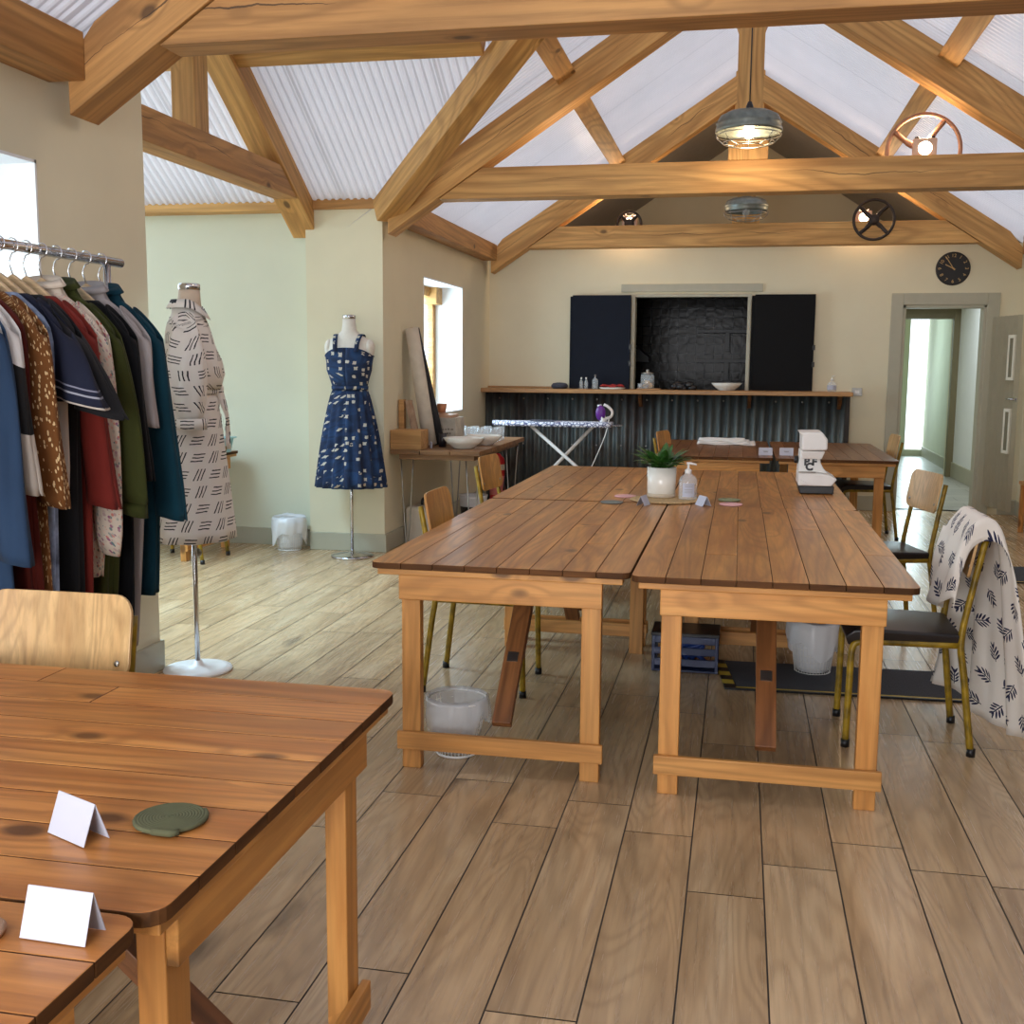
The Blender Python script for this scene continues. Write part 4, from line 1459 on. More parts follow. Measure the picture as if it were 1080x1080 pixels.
for dx, z1, wd in ((.03, 1.05, .03), (.075, 1.11, .028)):
    rows, uvs = [], []
    for k in range(8):
        f = k/7
        z = 1.335+(z1-1.335)*f
        yy = -(.112+.075*max(0, (1.33-z)/.69)**.8)-.006-.006*math.sin(f*3)
        rows.append([(dx-wd+.012*f, yy+.008*math.sin(f*9), z), (dx+.0+.012*f, yy-.01, z), (dx+wd+.012*f, yy+.006*math.cos(f*9), z)])
        uvs.append([(0, z), (wd, z), (2*wd, z)])
    MB().grid(rows, False, uvs).move(M2).build('belt_tail', DASH, bl, smooth=True, solid=.003)
MB().ball((.045, -.126, 1.33), .028, .014, .02, 14, 10).move(M2).build('belt_knot', DASH, bl, smooth=True)
for s in (-1, 1):
    rows, uvs = [], []
    for k in range(12):
        f = k/11
        z = 1.635-f*.45
        cx = s*(.165+.055*math.sin(min(1, f*1.3)*PI/2))
        rr = .042+.03*math.sin(PI*min(1, f*1.05)) - (.012 if f > .93 else 0)
        row, uv = [], []
        for q in range(33):
            an = 2*PI*q/32
            w_ = 1+.07*math.sin(6*an+f*4)
            row.append((cx+rr*math.cos(an)*w_*.9, -.005-.03*f+rr*1.15*math.sin(an)*w_, z-s*math.cos(an)*rr*(.9*(1-f)**2)))
            uv.append((rr*an, z))
        rows.append(row)
        uvs.append(uv)
    sv = MB().grid(rows, False, uvs).move(M2).build('sleeve', DASH, dr, smooth=True, solid=.002)
    rows = [[(s*.22+.058*math.cos(2*PI*q/32)*.9, -.035+.064*math.sin(2*PI*q/32), z) for q in range(33)] for z in (1.205, 1.155)]
    MB().grid(rows, False, [[(.06*2*PI*q/32, r[0][2]) for q in range(33)] for r in rows]).move(M2).build('cuff', DASH, sv, smooth=True, solid=.004)
rows = [[(x*e, y*e, zc+dz - .05*max(0, -math.sin(2*PI*i/48-PI/2))**2) for i, (x, y, zc) in enumerate(oval(1.70, .075, .072, .002))] for e, dz in ((.98, .012), (1.06, .03), (1.35, -.008))]
MB().grid(rows, False, [uvr(r[0][2]+j*.03, .08, .08) for j, r in enumerate(rows)]).move(M2).build('collar', DASH, dr, smooth=True, solid=.002)
# tripod foot of another stand, poking out beside the pillar
t = thing('tripod_stand', 'thin chrome tripod stand mostly hidden behind the pillar end', 'stand', (-3.25, 5.35, 0))
MB().tube([(-3.25, 5.35, .10), (-3.25, 5.35, 1.0)], .01, 10).build('pole', CHROME, t, smooth=True)
for a in (-15, 105, 225):
    ca, sa = math.cos(math.radians(a)), math.sin(math.radians(a))
    l = MB().tube([(-3.25, 5.35, .16), (-3.25+.24*ca, 5.35+.24*sa, .02)], .008, 8).build('leg', CHROME, t, smooth=True)
    MB().tube([(-3.25+.21*ca, 5.35+.21*sa, .036), (-3.25+.255*ca, 5.35+.255*sa, .012)], .013, 8).build('foot_cap', BLACK, l, smooth=True)


# ------------------------------------------------------------ lamps
def pendant(y, zb, lit, label):
    t = thing('pendant_lamp', label, 'lamp', (0, y, zb), 0, 'caged pendant lamps')
    R_ = .215 if lit else .20
    pr = [(.02, .235), (.05, .232), (.06, .218), (.14, .212), (.185, .19), (.2, .165), (.202, .15), (.212, .143), (.206, .132), (R_, .105), (R_, .085), (R_-.006, .085), (R_-.008, .104), (.196, .14), (.18, .18), (.13, .202), (.02, .21)]
    MB().lathe(pr, (0, y, zb), 40).build('shade', GALV, t, smooth=True)
    MB().tube([(0, y, zb+.235), (0, y, ceil_z(0)-.02)], .0045, 8).build('cord', BLACK, t, smooth=True)
    MB().lathe([(.012, .28), (.024, .25), (.026, .235), (.02, .225)], (0, y, zb), 20).build('cord_grip', BLACK, t, smooth=True)
    m = MB()
    for r, z in ((.205, .07), (.165, .022), (.09, .004)):
        m.tube([(r*math.cos(a), y+r*math.sin(a), zb+z) for a in [2*PI*k/36 for k in range(36)]], .0035, 6, closed=True)
    for k in range(8):
        a = 2*PI*k/8
        m.tube([(r*math.cos(a), y+r*math.sin(a), zb+z) for r, z in ((.21, .09), (.206, .06), (.165, .02), (.09, .002))], .003, 6)
    m.build('guard_cage', STEEL, t, smooth=True)
    MB().lathe([(.022, .215), (.024, .17), (.018, .165)], (0, y, zb), 16).build('lamp_holder', BLACK, t, smooth=True)
    MB().lathe([(1e-4, .045), (.022, .052), (.036, .075), (.038, .098), (.03, .125), (.018, .15), (.016, .168)], (0, y, zb), 24).build('bulb', BULB if lit else GLASS, t, smooth=True)
    if lit:
        l = bpy.data.lights.new('pendant_glow', 'POINT')
        l.energy = 5
        l.color = (1.0, .70, .40)
        l.shadow_soft_size = .04
        o = bpy.data.objects.new('pendant_glow', l)
        o.location = (0, y, zb+.0)
        COL.objects.link(o)


pendant(7.62, 2.872, True, 'lit galvanised pendant lamp in front of the middle king post')
pendant(11.20, 2.842, False, 'unlit galvanised pendant lamp below the middle tie beam, near the far wall')


def wheel_lamp(x, y, zc, r, mat, label, rot, spokes, face=1):
    t = thing('wheel_lamp', label, 'lamp', (x, y, zc), 0, 'reclaimed wheel lamps')
    m = MB().tube([(x+r*math.cos(a), y, zc+r*math.sin(a)) for a in [2*PI*k/48 for k in range(48)]], .014, 10, closed=True)
    m.build('rim', mat, t, smooth=True)
    for k in range(spokes):
        a = rot+2*PI*k/spokes
        MB().tube(bez([(x+.03*math.cos(a), y+.02, zc+.03*math.sin(a)), (x+r*.55*math.cos(a+.06), y+.025, zc+r*.55*math.sin(a+.06)), (x+(r-.005)*math.cos(a), y, zc+(r-.005)*math.sin(a))], 5), [.022]*5+[.018]*5+[.015], 8).build('spoke', mat, t, smooth=True)
    MB().lathe([(1e-4, -.02), (.045, -.02), (.05, -.008), (.05, .03), (.03, .05), (1e-4, .05)], (x, y, zc), 20, 'y').build('hub', mat, t, smooth=True)
    return t


def uplight(t, x, y, z, e, col=(1, .72, .46)):
    b = MB().box(x-.075, x+.075, y-.03, y+.03, z, z+.11).build('lamp_box', plain('warm_lit_box', rgb(214, 176, 150), .5), t, bevel=.006)
    MB().lathe([(1e-4, -.035), (.034, -.034), (.045, -.03), (.045, -.028), (1e-4, -.028)], (x, y, z+.045), 24, 'y').build('lens', WLAMP, b, smooth=True)
    for q in (-1, 1):
        MB().lathe([(.012, .11), (.016, .115), (.012, .125), (1e-4, .126)], (x+q*.05, y, z), 10).build('knob', IRON, b, smooth=True)
    l = bpy.data.lights.new('uplight_glow', 'POINT')
    l.energy = e
    l.color = col
    l.shadow_soft_size = .05
    o = bpy.data.objects.new('uplight_glow', l)
    o.location = (x, y+.07, z+.17)
    COL.objects.link(o)


tt = TB+.218
w1 = wheel_lamp(1.155, 8.10, 2.90, .235, COPPER, 'bronzed wheel lamp standing on the middle tie beam, right of the pendant', PI/4+.2, 4)
uplight(w1, 1.155, 8.06, tt, 7.5)
w2 = wheel_lamp(1.195, 11.28, 2.845, .185, IRON, 'dark iron wheel lamp on the far tie beam, below the bronzed one', PI/4, 4)
uplight(w2, 1.13, 11.60, tt, 13.9)
w3 = wheel_lamp(-1.16, 11.55, 2.88, .12, IRON, 'small iron wheel lamp on the far tie beam at the left', PI/4, 4)
uplight(w3, -1.16, 11.60, tt, 13.9)
w4 = wheel_lamp(-3.31, 5.42, 2.96, .12, IRON, 'iron wheel lamp on the side bay tie beam, behind the near truss', PI/4, 4)
uplight(w4, -3.31, 5.40, 2.84, 23.1)
w5 = wheel_lamp(-1.155, 8.24, 2.80, .075, IRON, 'small iron wheel lamp behind the left half of the middle tie beam', PI/4, 4)
uplight(w5, -1.155, 8.26, 2.70, 6.6)
w6 = wheel_lamp(-1.1, 4.27, 2.80, .075, IRON, 'small iron wheel lamp behind the nearest tie beam', PI/4, 4)
uplight(w6, -1.1, 4.29, 2.70, 5.8)
w7 = wheel_lamp(1.1, 4.27, 2.80, .075, IRON, 'small iron wheel lamp behind the nearest tie beam, right half', PI/4, 4)
uplight(w7, 1.1, 4.29, 2.70, 5.8)

# ------------------------------------------------------------ clock on the far wall
cx, cy, cz = 2.012, YF-.012, 2.42
ck = thing('wall_clock', 'round black wall clock with gold numerals above the door', 'clock', (cx, YF, cz))
MB().lathe([(1e-4, -.018), (.150, -.018), (.160, -.014), (.163, -.001), (1e-4, -.001)], (cx, YF, cz), 48, 'y').build('face', plain('black_clock_face', rgb(18, 16, 18), .5), ck, smooth=False)
face = Matrix(((1, 0, 0, 0), (0, 0, 1, 0), (0, 1, 0, 0), (0, 0, 0, 1)))
face = Matrix(((1, 0, 0, 0), (0, 0, -1, 0), (0, 1, 0, 0), (0, 0, 0, 1)))
for h in range(1, 13):
    a = PI/2 - h*PI/6
    rr = .124
    rot = h*PI/6
    if 3 < h < 9:
        rot += PI
    M_ = Matrix.Translation((cx+rr*math.cos(a), YF-.0195, cz+rr*math.sin(a))) @ face @ Matrix.Rotation(-rot, 4, 'Z')
    text_mesh('numeral', str(h), .046, GOLD, ck, M_)
for nm, hr, L, wd in (('hour_hand', 9.9, .085, .009), ('minute_hand', 10.9, .135, .007)):
    a = PI/2 - hr*PI/6
    d_ = Vector((math.cos(a), 0, math.sin(a)))
    MB().bar(Vector((cx, YF-.024, cz))-d_*.02, Vector((cx, YF-.024, cz))+d_*L, .002, wd, (0, 1, 0) if False else (-d_.z, 0, d_.x)).build(nm, GOLD, ck)
MB().lathe([(1e-4, -.03), (.008, -.029), (.008, -.018)], (cx, YF, cz), 12, 'y').build('hand_boss', GOLD, ck)

so = MB().box(1.112, 1.212, YF-.009, YF, 1.163, 1.245).build('wall_socket', STEEL, None, bevel=.003)
tag(so, 'brushed steel wall socket right of the counter end', 'socket')
MB().box(1.14, 1.184, YF-.012, YF-.009, 1.19, 1.22).build('switch', WHITE, so)
# switches and sounder in the corridor
for nm, lab, cat, yy, z0, z1, mt in (('light_switch', 'white light switch on the pale corridor wall', 'switch', 17.0, 1.28, 1.40, WHITE), ('call_point', 'dark red call point beside the corridor light switch', 'call point', 17.45, 1.28, 1.40, RED), ('wall_socket', 'white socket low on the pale corridor wall', 'socket', 16.7, .56, .65, WHITE)):
    xx = 2.92+.15*(yy-15.95)/3.45
    tag(MB().box(xx-.012, xx+.002, yy, yy+.14, z0, z1).build(nm, mt, None, bevel=.002), lab, cat)
tag(MB().lathe([(1e-4, .07), (.05, .068), (.06, .05), (.06, 0), (1e-4, 0)], (2.03, 16.1, 2.05), 20, 'x').build('alarm_sounder', RED, None, smooth=True), 'red alarm sounder high in the bright corridor', 'alarm')

# ------------------------------------------------------------ things on the bar counter
CZ = 1.2072
tag(MB().lathe([(1e-4, 0), (.07, 0), (.088, .02), (.088, .035), (.07, .055), (.03, .062), (1e-4, .063)], (-1.855, 11.56, CZ), 32).build('round_speaker', SPEAK, None, smooth=True), 'flat round grey speaker on the bar counter at the left', 'speaker')


def bottle(name, label, cat, x, y, z, r, h, mat, capm, group=None, neck=.4):
    t = thing(name, label, cat, (x, y, z), 0, group)
    MB().lathe([(1e-4, 0), (r, 0), (r, h*.55), (r*.9, h*.65), (r*neck, h*.78), (r*neck, h*.86)], (x, y, z), 20).build('body', mat, t, smooth=True)
    MB().lathe([(r*neck*1.2, h*.85), (r*neck*1.2, h*.98), (1e-4, h)], (x, y, z), 16).build('cap', capm, t, smooth=True)
    return t


bottle('salt_shaker', 'left one of two small glass shakers before the navy shutter', 'shaker', -1.625, 11.55, CZ, .02, .12, GLASS, WHITE, 'glass shakers')
bottle('salt_shaker', 'right one of two small glass shakers before the navy shutter', 'shaker', -1.575, 11.55, CZ, .02, .12, GLASS, WHITE, 'glass shakers')
bottle('oil_bottle', 'small brown-tinted glass bottle with spout right of the shakers', 'bottle', -1.48, 11.55, CZ, .032, .15, GLASS, STEEL, None, .25)
tr = thing('serving_tray', 'white tray with red checked cloth on the counter', 'tray', (-1.30, 11.55, CZ))
MB().lathe([(1e-4, .0), (.12, .0), (.14, .018), (.136, .018), (.118, .006), (1e-4, .006)], (0, 0, 0), 32).move(Matrix.Translation((-1.30, 11.55, CZ)) @ Matrix.Diagonal((1, .6, 1, 1))).build('dish', PORC, tr, smooth=True)
rr_ = random.Random(3)
nap = MB().grid([[(-1.42+.24*i/10, 11.50+.1*j/6, CZ+.026+.022*math.sin(i*.9)*math.sin(j*.9+.5)*.6+.012*rr_.random()) for i in range(11)] for j in range(7)]).build('folded_napkin', REDC, None, smooth=True, solid=.012)
tag(nap, 'folded red checked napkin lying in the white tray', 'napkin')
bd = slab('serving_board', [(-1.04, 11.44, CZ), (-.80, 11.44, CZ), (-.80, 11.62, CZ), (-1.04, 11.62, CZ)], (0, 0, .012), (1, 0, 0), BAR, None, .003)
tag(bd, 'thin wooden board under the biscuit jar on the counter', 'board')
jr = thing('biscuit_jar', 'lidded glass jar half full of biscuits in the hatch', 'jar', (-.935, 11.53, CZ+.0125))
MB().lathe([(1e-4, 0), (.066, 0), (.07, .008), (.07, .13), (.06, .145), (.058, .15)], (-.935, 11.53, CZ+.0125), 28).build('glass_body', GLASS, jr, smooth=True)
MB().lathe([(.066, .148), (.066, .16), (.02, .168), (.014, .18), (.02, .19), (1e-4, .195)], (-.935, 11.53, CZ+.0125), 24).build('lid', STEEL, jr, smooth=True)
m = MB()
for k in range(9):
    m.lathe([(1e-4, 0), (.026, 0), (.028, .004), (.026, .009), (1e-4, .009)], (0, 0, 0), 16).v
    n_ = len(m.v)-16*5
    M_ = Matrix.Translation((-.935+rr_.uniform(-.03, .03), 11.53+rr_.uniform(-.03, .03), CZ+.022+.008*k)) @ Matrix.Rotation(rr_.uniform(-.5, .5), 4, 'X') @ Matrix.Rotation(rr_.uniform(-.5, .5), 4, 'Y')
    for i in range(n_, len(m.v)):
        m.v[i] = M_ @ m.v[i]
bi = m.build('biscuits', COOK, None, smooth=False)
tag(bi, 'heap of pale biscuits inside the glass jar', 'biscuits', None, 'stuff')
tag(MB().lathe([(.02, 0), (.022, 0), (.024, .05), (.022, .05), (1e-4, .003)], (-1.005, 11.46, CZ+.0125), 16).build('glass_tumbler', GLASS, None, smooth=True), 'tiny glass beside the biscuit jar on the counter', 'glass')
tag(MB().lathe([(1e-4, 0), (.075, 0), (.08, .005), (.125, .04), (.155, .075), (.15, .076), (.118, .044), (.07, .01), (1e-4, .008)], (-.135, 11.55, CZ), 40).build('bowl', PORC, None, smooth=True), 'white porcelain bowl on the counter in the hatch', 'bowl')
m = MB()
for k in range(7):
    m.ball((-.62+.03*k-.04, 11.6+.02*math.sin(k*2), CZ+.035+.02*math.sin(k*1.7)), .05, .04, .035, 10, 6)
tag(m.build('black_cloth', BLACK, None, smooth=True), 'crumpled black cloth on the counter between jar and bowl', 'cloth')
hs = bottle('sanitiser_bottle', 'clear sanitiser pump bottle at the right end of the counter', 'bottle', .90, 11.56, CZ, .045, .13, GLASS, WHITE, None, .3)
MB().lathe([(.046, .02), (.046, .065)], (.90, 11.56, CZ), 20, caps=False).build('paper_label', CARD, hs)
MB().tube([(.90, 11.56, CZ+.12), (.90, 11.56, CZ+.155), (.925, 11.55, CZ+.155)], .005, 8).build('pump', GLASS, hs, smooth=True)
# kitchen shelves and hood behind the hatch
for z, lab in ((1.87, 'upper black shelf on the dark tiled kitchen wall'), (1.50, 'lower black shelf on the dark tiled kitchen wall')):
    s_ = thing('wall_shelf', lab, 'shelf', (.1, 14.5, z), 0, 'kitchen shelves')
    MB().box(-.55, .75, 14.36, 14.60, z, z+.035).build('board', BLACK, s_)
    MB().box(-.20, -.15, 14.40, 14.60, z-.22, z-.001).build('bracket', BLACK, s_)
    MB().box(.50, .55, 14.40, 14.60, z-.22, z-.001).build('bracket', BLACK, s_)
hd = thing('cooker_hood', 'black sloping cooker hood in the dark kitchen at the left of the hatch', 'hood', (-1.6, 14.3, 1.5))
MB().prism([(-2.0, 14.60, 1.5), (-1.15, 14.60, 1.5), (-1.15, 14.60, 1.56), (-1.5, 14.60, 1.85), (-1.75, 14.60, 1.85), (-2.0, 14.60, 1.56)], (0, -.4, 0)).build('canopy', BLACK, hd)
MB().box(-1.72, -1.53, 14.4, 14.6, 1.851, 2.5).build('flue', BLACK, hd)

# ------------------------------------------------------------ ironing board, iron, extinguisher
ib = thing('ironing_board', 'white ironing board with blue patterned cover before the corrugated bar', 'ironing board', (-1.8, 10.7, 0))
top = []
for k in range(41):
    f = k/40
    x = -2.38+1.18*f
    hw = .17*min(1, (f*5+.02)**.5) if f < .2 else .17
    if f > .9:
        hw *= .85+.15*math.cos((f-.9)*10*PI/2)
    top.append((x, hw))
rows = [[(x, 10.7-h, .862), (x, 10.7-h-.006, .885), (x, 10.7-h+.012, .905), (x, 10.7, .91), (x, 10.7+h-.012, .905), (x, 10.7+h+.006, .885), (x, 10.7+h, .862)] for x, h in top]
MB().grid(rows, True, None, True).build('padded_top', SPOT, ib, smooth=True)
for yy, p0, p1 in ((10.62, (-1.98, .862), (-.99, .012)), (10.76, (-1.39, .862), (-2.19, .012))):
    MB().tube([(p0[0], yy, p0[1]), (p1[0], yy, p1[1])], .017, 10).build('leg', WHITE, ib, smooth=True)
    MB().tube([(p1[0], yy-.16, .014), (p1[0], yy+.16, .014)], .014, 10).build('foot_bar', WHITE, ib, smooth=True)
tag(MB().prism([(-1.98, 10.56, .9125), (-1.74, 10.545, .9125), (-1.73, 10.60, .9125), (-1.97, 10.62, .9125)], (0, 0, .012)).build('folded_cloth', plain('dark_grey_cloth', rgb(76, 80, 96), .9), None, bevel=.004), 'small dark folded cloth on the ironing board', 'cloth')
MB().tube([(-1.22, 10.62, .878), (-1.10, 10.62, .878), (-1.10, 10.78, .878), (-1.22, 10.78, .878)], .005, 8).build('iron_rest', CHROME, ib, smooth=True)
ir = thing('iron', 'white and purple steam iron standing on its heel on the ironing board', 'iron', (-1.25, 10.68, .91))
M_ = Matrix.Translation((-1.27, 10.68, .912))
rows = []
for k in range(11):
    f = k/10
    z = .0+.17*f
    w_ = .055*math.cos(f*PI/2*.92)**.7
    dpt = .05*(1-.35*f)
    rows.append([(-.03+dpt*.2*math.sin(a)*2*0+ (.035*math.cos(a))*(1-.4*f)+.02*(1-f), w_*math.sin(a), z) for a in [2*PI*q/20 for q in range(20)]])
MB().grid(rows, True, None, True).move(M_ @ Matrix.Rotation(math.radians(-8), 4, 'Y')).build('body', WHITE, ir, smooth=True)
MB().lathe([(1e-4, -.012), (.048, -.01), (.055, 0), (1e-4, .004)], (0, 0, 0), 24, 'y').move(M_ @ Matrix.Translation((-.035, -.04, .085)) @ Matrix.Diagonal((.9, 1, 1.35, 1))).build('water_tank', PURPLE, ir, smooth=True)
MB().tube(bez([(.01, 0, .03), (.06, 0, .05), (.07, 0, .10), (.03, 0, .145), (-.01, 0, .165)], 6), .014, 10).move(M_).build('handle', WHITE, ir, smooth=True)
MB().tube(bez([(.04, -.01, .03), (.045, -.05, .01), (.03, -.19, -.12), (-.06, -.21, -.35), (-.17, -.2, -.6), (-.25, -.15, -.89)], 8), .0045, 8).move(M_).build('power_cord', WHITE, ir, smooth=True)
fe = thing('fire_extinguisher', 'red fire extinguisher on the floor by the corrugated bar', 'fire extinguisher', (-2.46, 11.3, 0))
MB().lathe([(1e-4, 0), (.07, .0), (.078, .01), (.08, .03), (.08, .43), (.07, .48), (.035, .515), (.025, .53), (1e-4, .53)], (-2.46, 11.3, 0), 28).build('cylinder', RED, fe, smooth=True)
MB().lathe([(.0805, .36), (.0805, .42)], (-2.46, 11.3, 0), 28, caps=False).build('cream_band', plain('cream_band', rgb(220, 205, 180), .5), fe)
MB().lathe([(.0805, .10), (.0805, .30)], (-2.46, 11.3, 0), 28, caps=False).build('instruction_label', plain('pale_red_label', rgb(206, 120, 116), .5), fe)
MB().tube([(-2.46, 11.3, .53), (-2.46, 11.3, .57), (-2.40, 11.27, .60)], .012, 8).build('valve_lever', BLACK, fe, smooth=True)
MB().tube(bez([(-2.46, 11.3, .56), (-2.38, 11.25, .55), (-2.36, 11.24, .35), (-2.38, 11.23, .15)], 6), .009, 8).build('hose', BLACK, fe, smooth=True)

# ------------------------------------------------------------ side table under the small window
st = thing('side_table', 'narrow plank side table on steel hairpin legs under the window', 'table', (-2.29, 9.1, 0))
SZ = .79
for k in range(3):
    x0 = -2.645+.24*k
    slab('plank', [(x0, 8.22, SZ-.035), (x0+.235, 8.22, SZ-.035), (x0+.235, 10.02, SZ-.035), (x0, 10.02, SZ-.035)], (0, 0, .035), (0, 1, 0), SHELF, st, .003)
slab('under_frame', [(-2.58, 8.25, SZ-.075), (-1.98, 8.25, SZ-.075), (-1.98, 9.99, SZ-.075), (-2.58, 9.99, SZ-.075)], (0, 0, .039), (0, 1, 0), SHELF, st, .003)
for x, y, dx, dy in ((-2.55, 8.36, .0, .0), (-2.02, 8.36, 0, 0), (-2.55, 9.88, 0, 0), (-2.02, 9.88, 0, 0)):
    MB().tube(bez([(x-.06, y+.03, SZ-.076), (x-.012, y, .05), (x, y-.004, .008), (x+.012, y, .05), (x+.06, y-.03, SZ-.076)], 5), .006, 8).build('hairpin_leg', STEEL, st, smooth=True)


def cbox(name, label, cat, c, sz, rz, mat, tilt=0.0, group=None):
    fr = Matrix.Translation(c) @ Matrix.Rotation(rz, 4, 'Z') @ Matrix.Rotation(tilt, 4, 'Y')
    o = MB().box(-sz[0]/2, sz[0]/2, -sz[1]/2, sz[1]/2, 0, sz[2]).move(fr).build(name, mat, None, bevel=.003, frame=fr)
    return tag(o, label, cat, group)


bx = cbox('cardboard_box', 'plain low cardboard box at the near end of the side table', 'box', (-2.53, 8.36, SZ+.0005), (.25, .2, .15), .0, CARDB)
MB().box(-2.54, -2.53, 8.265, 8.455, SZ+.1508, SZ+.152).build('tape_seam', BAR, bx)
cbox('board_panel', 'upright brown board leaning on the wall behind the cardboard box', 'board', (-2.63, 8.50, SZ+.001), (.045, .06, .38), 0, CARDB, .0)
cbox('picture_frame', 'leaning whitewashed wooden panel behind the cardboard box', 'panel', (-2.50, 8.52, SZ+.001), (.035, .09, .38), 0, plain('whitewashed_wood', rgb(176, 148, 124), .8, var=.2), -.22)


def roll(name, label, p0, p1, r, mat, core):
    p0, p1 = Vector(p0), Vector(p1)
    fr = frame_to(p0, p1-p0)
    t = thing(name, label, 'fabric roll', p0, 0, 'rolls leaning in the window corner')
    L = (p1-p0).length
    MB().lathe([(r*.3, 0), (r, .001), (r*1.0, L*.5), (r*.98, L-.001), (r*.3, L)], (0, 0, 0), 28, 'x', caps=False).move(fr).build('rolled_cloth', mat, t, smooth=True)
    MB().lathe([(r*.3, .002), (r*.3, L+.004)], (0, 0, 0), 20, 'x', caps=True).move(fr).build('core', core, t, smooth=True)


roll('fabric_roll', 'tall cream roll leaning in the window corner', (-2.44, 8.64, SZ+.012), (-2.592, 8.64, 1.735), .055, plain('cream_roll', rgb(206, 196, 180), .8), CARDB)
roll('fabric_roll', 'tall charcoal roll leaning beside the cream roll', (-2.39, 8.76, SZ+.012), (-2.605, 8.76, 1.735), .042, plain('charcoal_roll', rgb(40, 40, 44), .85), BLACK)
cr = thing('crate', 'whitewashed crate with faded lettering on the side table', 'crate', (-2.42, 9., SZ))
MB().box(-2.55, -2.29, 8.88, 9.18, SZ+.001, SZ+.22).build('body', plain('whitewashed_crate', rgb(190, 182, 168), .85, var=.15), cr, bevel=.003)
m = MB()
for j, z in enumerate((.05, .085, .12)):
    x = -2.53
    q = random.Random(j)
    while x < -2.33:
        w_ = q.uniform(.008, .024)
        m.box(x, x+w_, 8.8785, 8.8798, SZ+z, SZ+z+q.uniform(.008, .016))
        x += w_+.007
m.build('faded_lettering', plain('faded_ink', rgb(128, 120, 108), .9), cr)
tag(MB().box(-2.52, -2.33, 8.9, 9.14, SZ+.2215, SZ+.245).build('book', TAN, None, bevel=.002), 'flat brown book on top of the whitewashed crate', 'book')
tag(MB().lathe([(1e-4, 0), (.05, 0), (.055, .008), (1e-4, .012)], (-2.44, 9., SZ+.2455), 24).build('saucer', TAN, None, smooth=True), 'small tan saucer under the copper cup', 'saucer')
tag(MB().lathe([(1e-4, 0), (.032, 0), (.045, .075), (.042, .075), (.03, .006), (1e-4, .006)], (-2.44, 9., SZ+.258), 24).build('cup', plain('copper_cup', rgb(184, 126, 90), .35, .3), None, smooth=True), 'copper coloured cup on top of the whitewashed crate', 'cup')
tag(MB().ball((-2.24, 9.35, SZ+.262), .07, .05, .035, 14, 8).build('towel_roll', plain('mauve_towel', rgb(150, 136, 150), .9), None, smooth=True), 'small mauve towel roll at the crate edge', 'towel') if False else None
tag(MB().lathe([(1e-4, 0), (.08, 0), (.085, .006), (.13, .04), (.165, .085), (.16, .086), (.125, .046), (.08, .01), (1e-4, .008)], (-2.13, 8.52, SZ+.0005), 40).build('bowl', PORC, None, smooth=True), 'large white bowl at the near end of the side table', 'bowl')
tag(MB().lathe([(1e-4, 0), (.07, 0), (.075, .006), (.12, .04), (.15, .08), (.145, .081), (.115, .044), (.07, .01), (1e-4, .008)], (-2.06, 8.93, SZ+.0005), 40).build('bowl', PORC, None, smooth=True), 'white bowl half hidden behind the large bowl on the side table', 'bowl')
tag(MB().lathe([(.001, 0), (.03, .0), (.032, .11), (.03, .11), (.028, .004)], (-2.33, 8.62, SZ+.0005), 20).build('jar', plain('dark_jar', rgb(28, 26, 34), .3), None, smooth=True), 'dark small jar between the cardboard box and the bowl', 'jar')
cbox('paper_tag', 'white folded tag beside the cardboard box', 'tag', (-2.385, 8.47, SZ+.001), (.01, .05, .05), .5, CARD)
gl0 = None
q = random.Random(11)
spots = [(-2.40+.115*(k % 4), 9.30+.13*(k//4)) for k in range(12)]
places = ['front row, leftmost', 'front row, second from left', 'front row, third from left', 'front row, rightmost', 'middle row, leftmost', 'middle row, second from left', 'middle row, third from left', 'middle row, rightmost', 'back row, leftmost', 'back row, second from left', 'back row, third from left', 'back row, rightmost']
for k, (x, y) in enumerate(spots):
    if gl0 is None:
        gl0 = MB().lathe([(1e-4, .0), (.028, 0), (.033, .02), (.036, .12), (.034, .12), (.03, .02), (1e-4, .012)], (0, 0, 0), 20).build('tumbler', GLASS, None, smooth=True)
        o = gl0
    else:
        o = gl0.copy()
        COL.objects.link(o)
    o.location = (x, y, SZ+.001)
    tag(o, 'clear glass tumbler on the side table, %s of the glasses' % places[k], 'glass', 'tumblers on the side table')
tag(MB().grid([[(-2.25+.30*i/10, 9.35+.12*j/6+.5, SZ+.012+.012*math.sin(i*1.1+j)) for i in range(11)] for j in range(7)]).build('folded_cloth', plain('pale_blue_cloth', rgb(196, 206, 226), .9), None, smooth=True, solid=.012), 'pale blue folded cloth at the far end of the side table', 'cloth') if False else None
# beneath the side table
cs = thing('machine_case', 'cream sewing machine case on the floor under the side table', 'case', (-2.5, 8.72, 0))
MB().box(-2.63, -2.42, 8.56, 8.98, .002, .305).build('shell', GREYC, cs, bevel=.03)
MB().tube(bez([(-2.52, 8.68, .305), (-2.52, 8.69, .345), (-2.52, 8.77, .355), (-2.52, 8.85, .345), (-2.52, 8.86, .305)], 5), .012, 10).build('handle', BLACK, cs, smooth=True)
bg = thing('waste_bin', 'black bin with white liner under the far end of the side table', 'bin', (-2.3, 9.55, 0))
MB().lathe([(1e-4, .002), (.10, .002), (.12, .27), (.116, .27), (.097, .01), (1e-4, .01)], (-2.3, 9.55, 0), 28).build('bucket', BLACK, bg, smooth=True)
MB().lathe([(.118, .20), (.124, .27), (.13, .30), (.11, .295), (.10, .2)], (-2.3, 9.55, 0), 28, caps=False).build('liner', BAGW, bg, smooth=True)


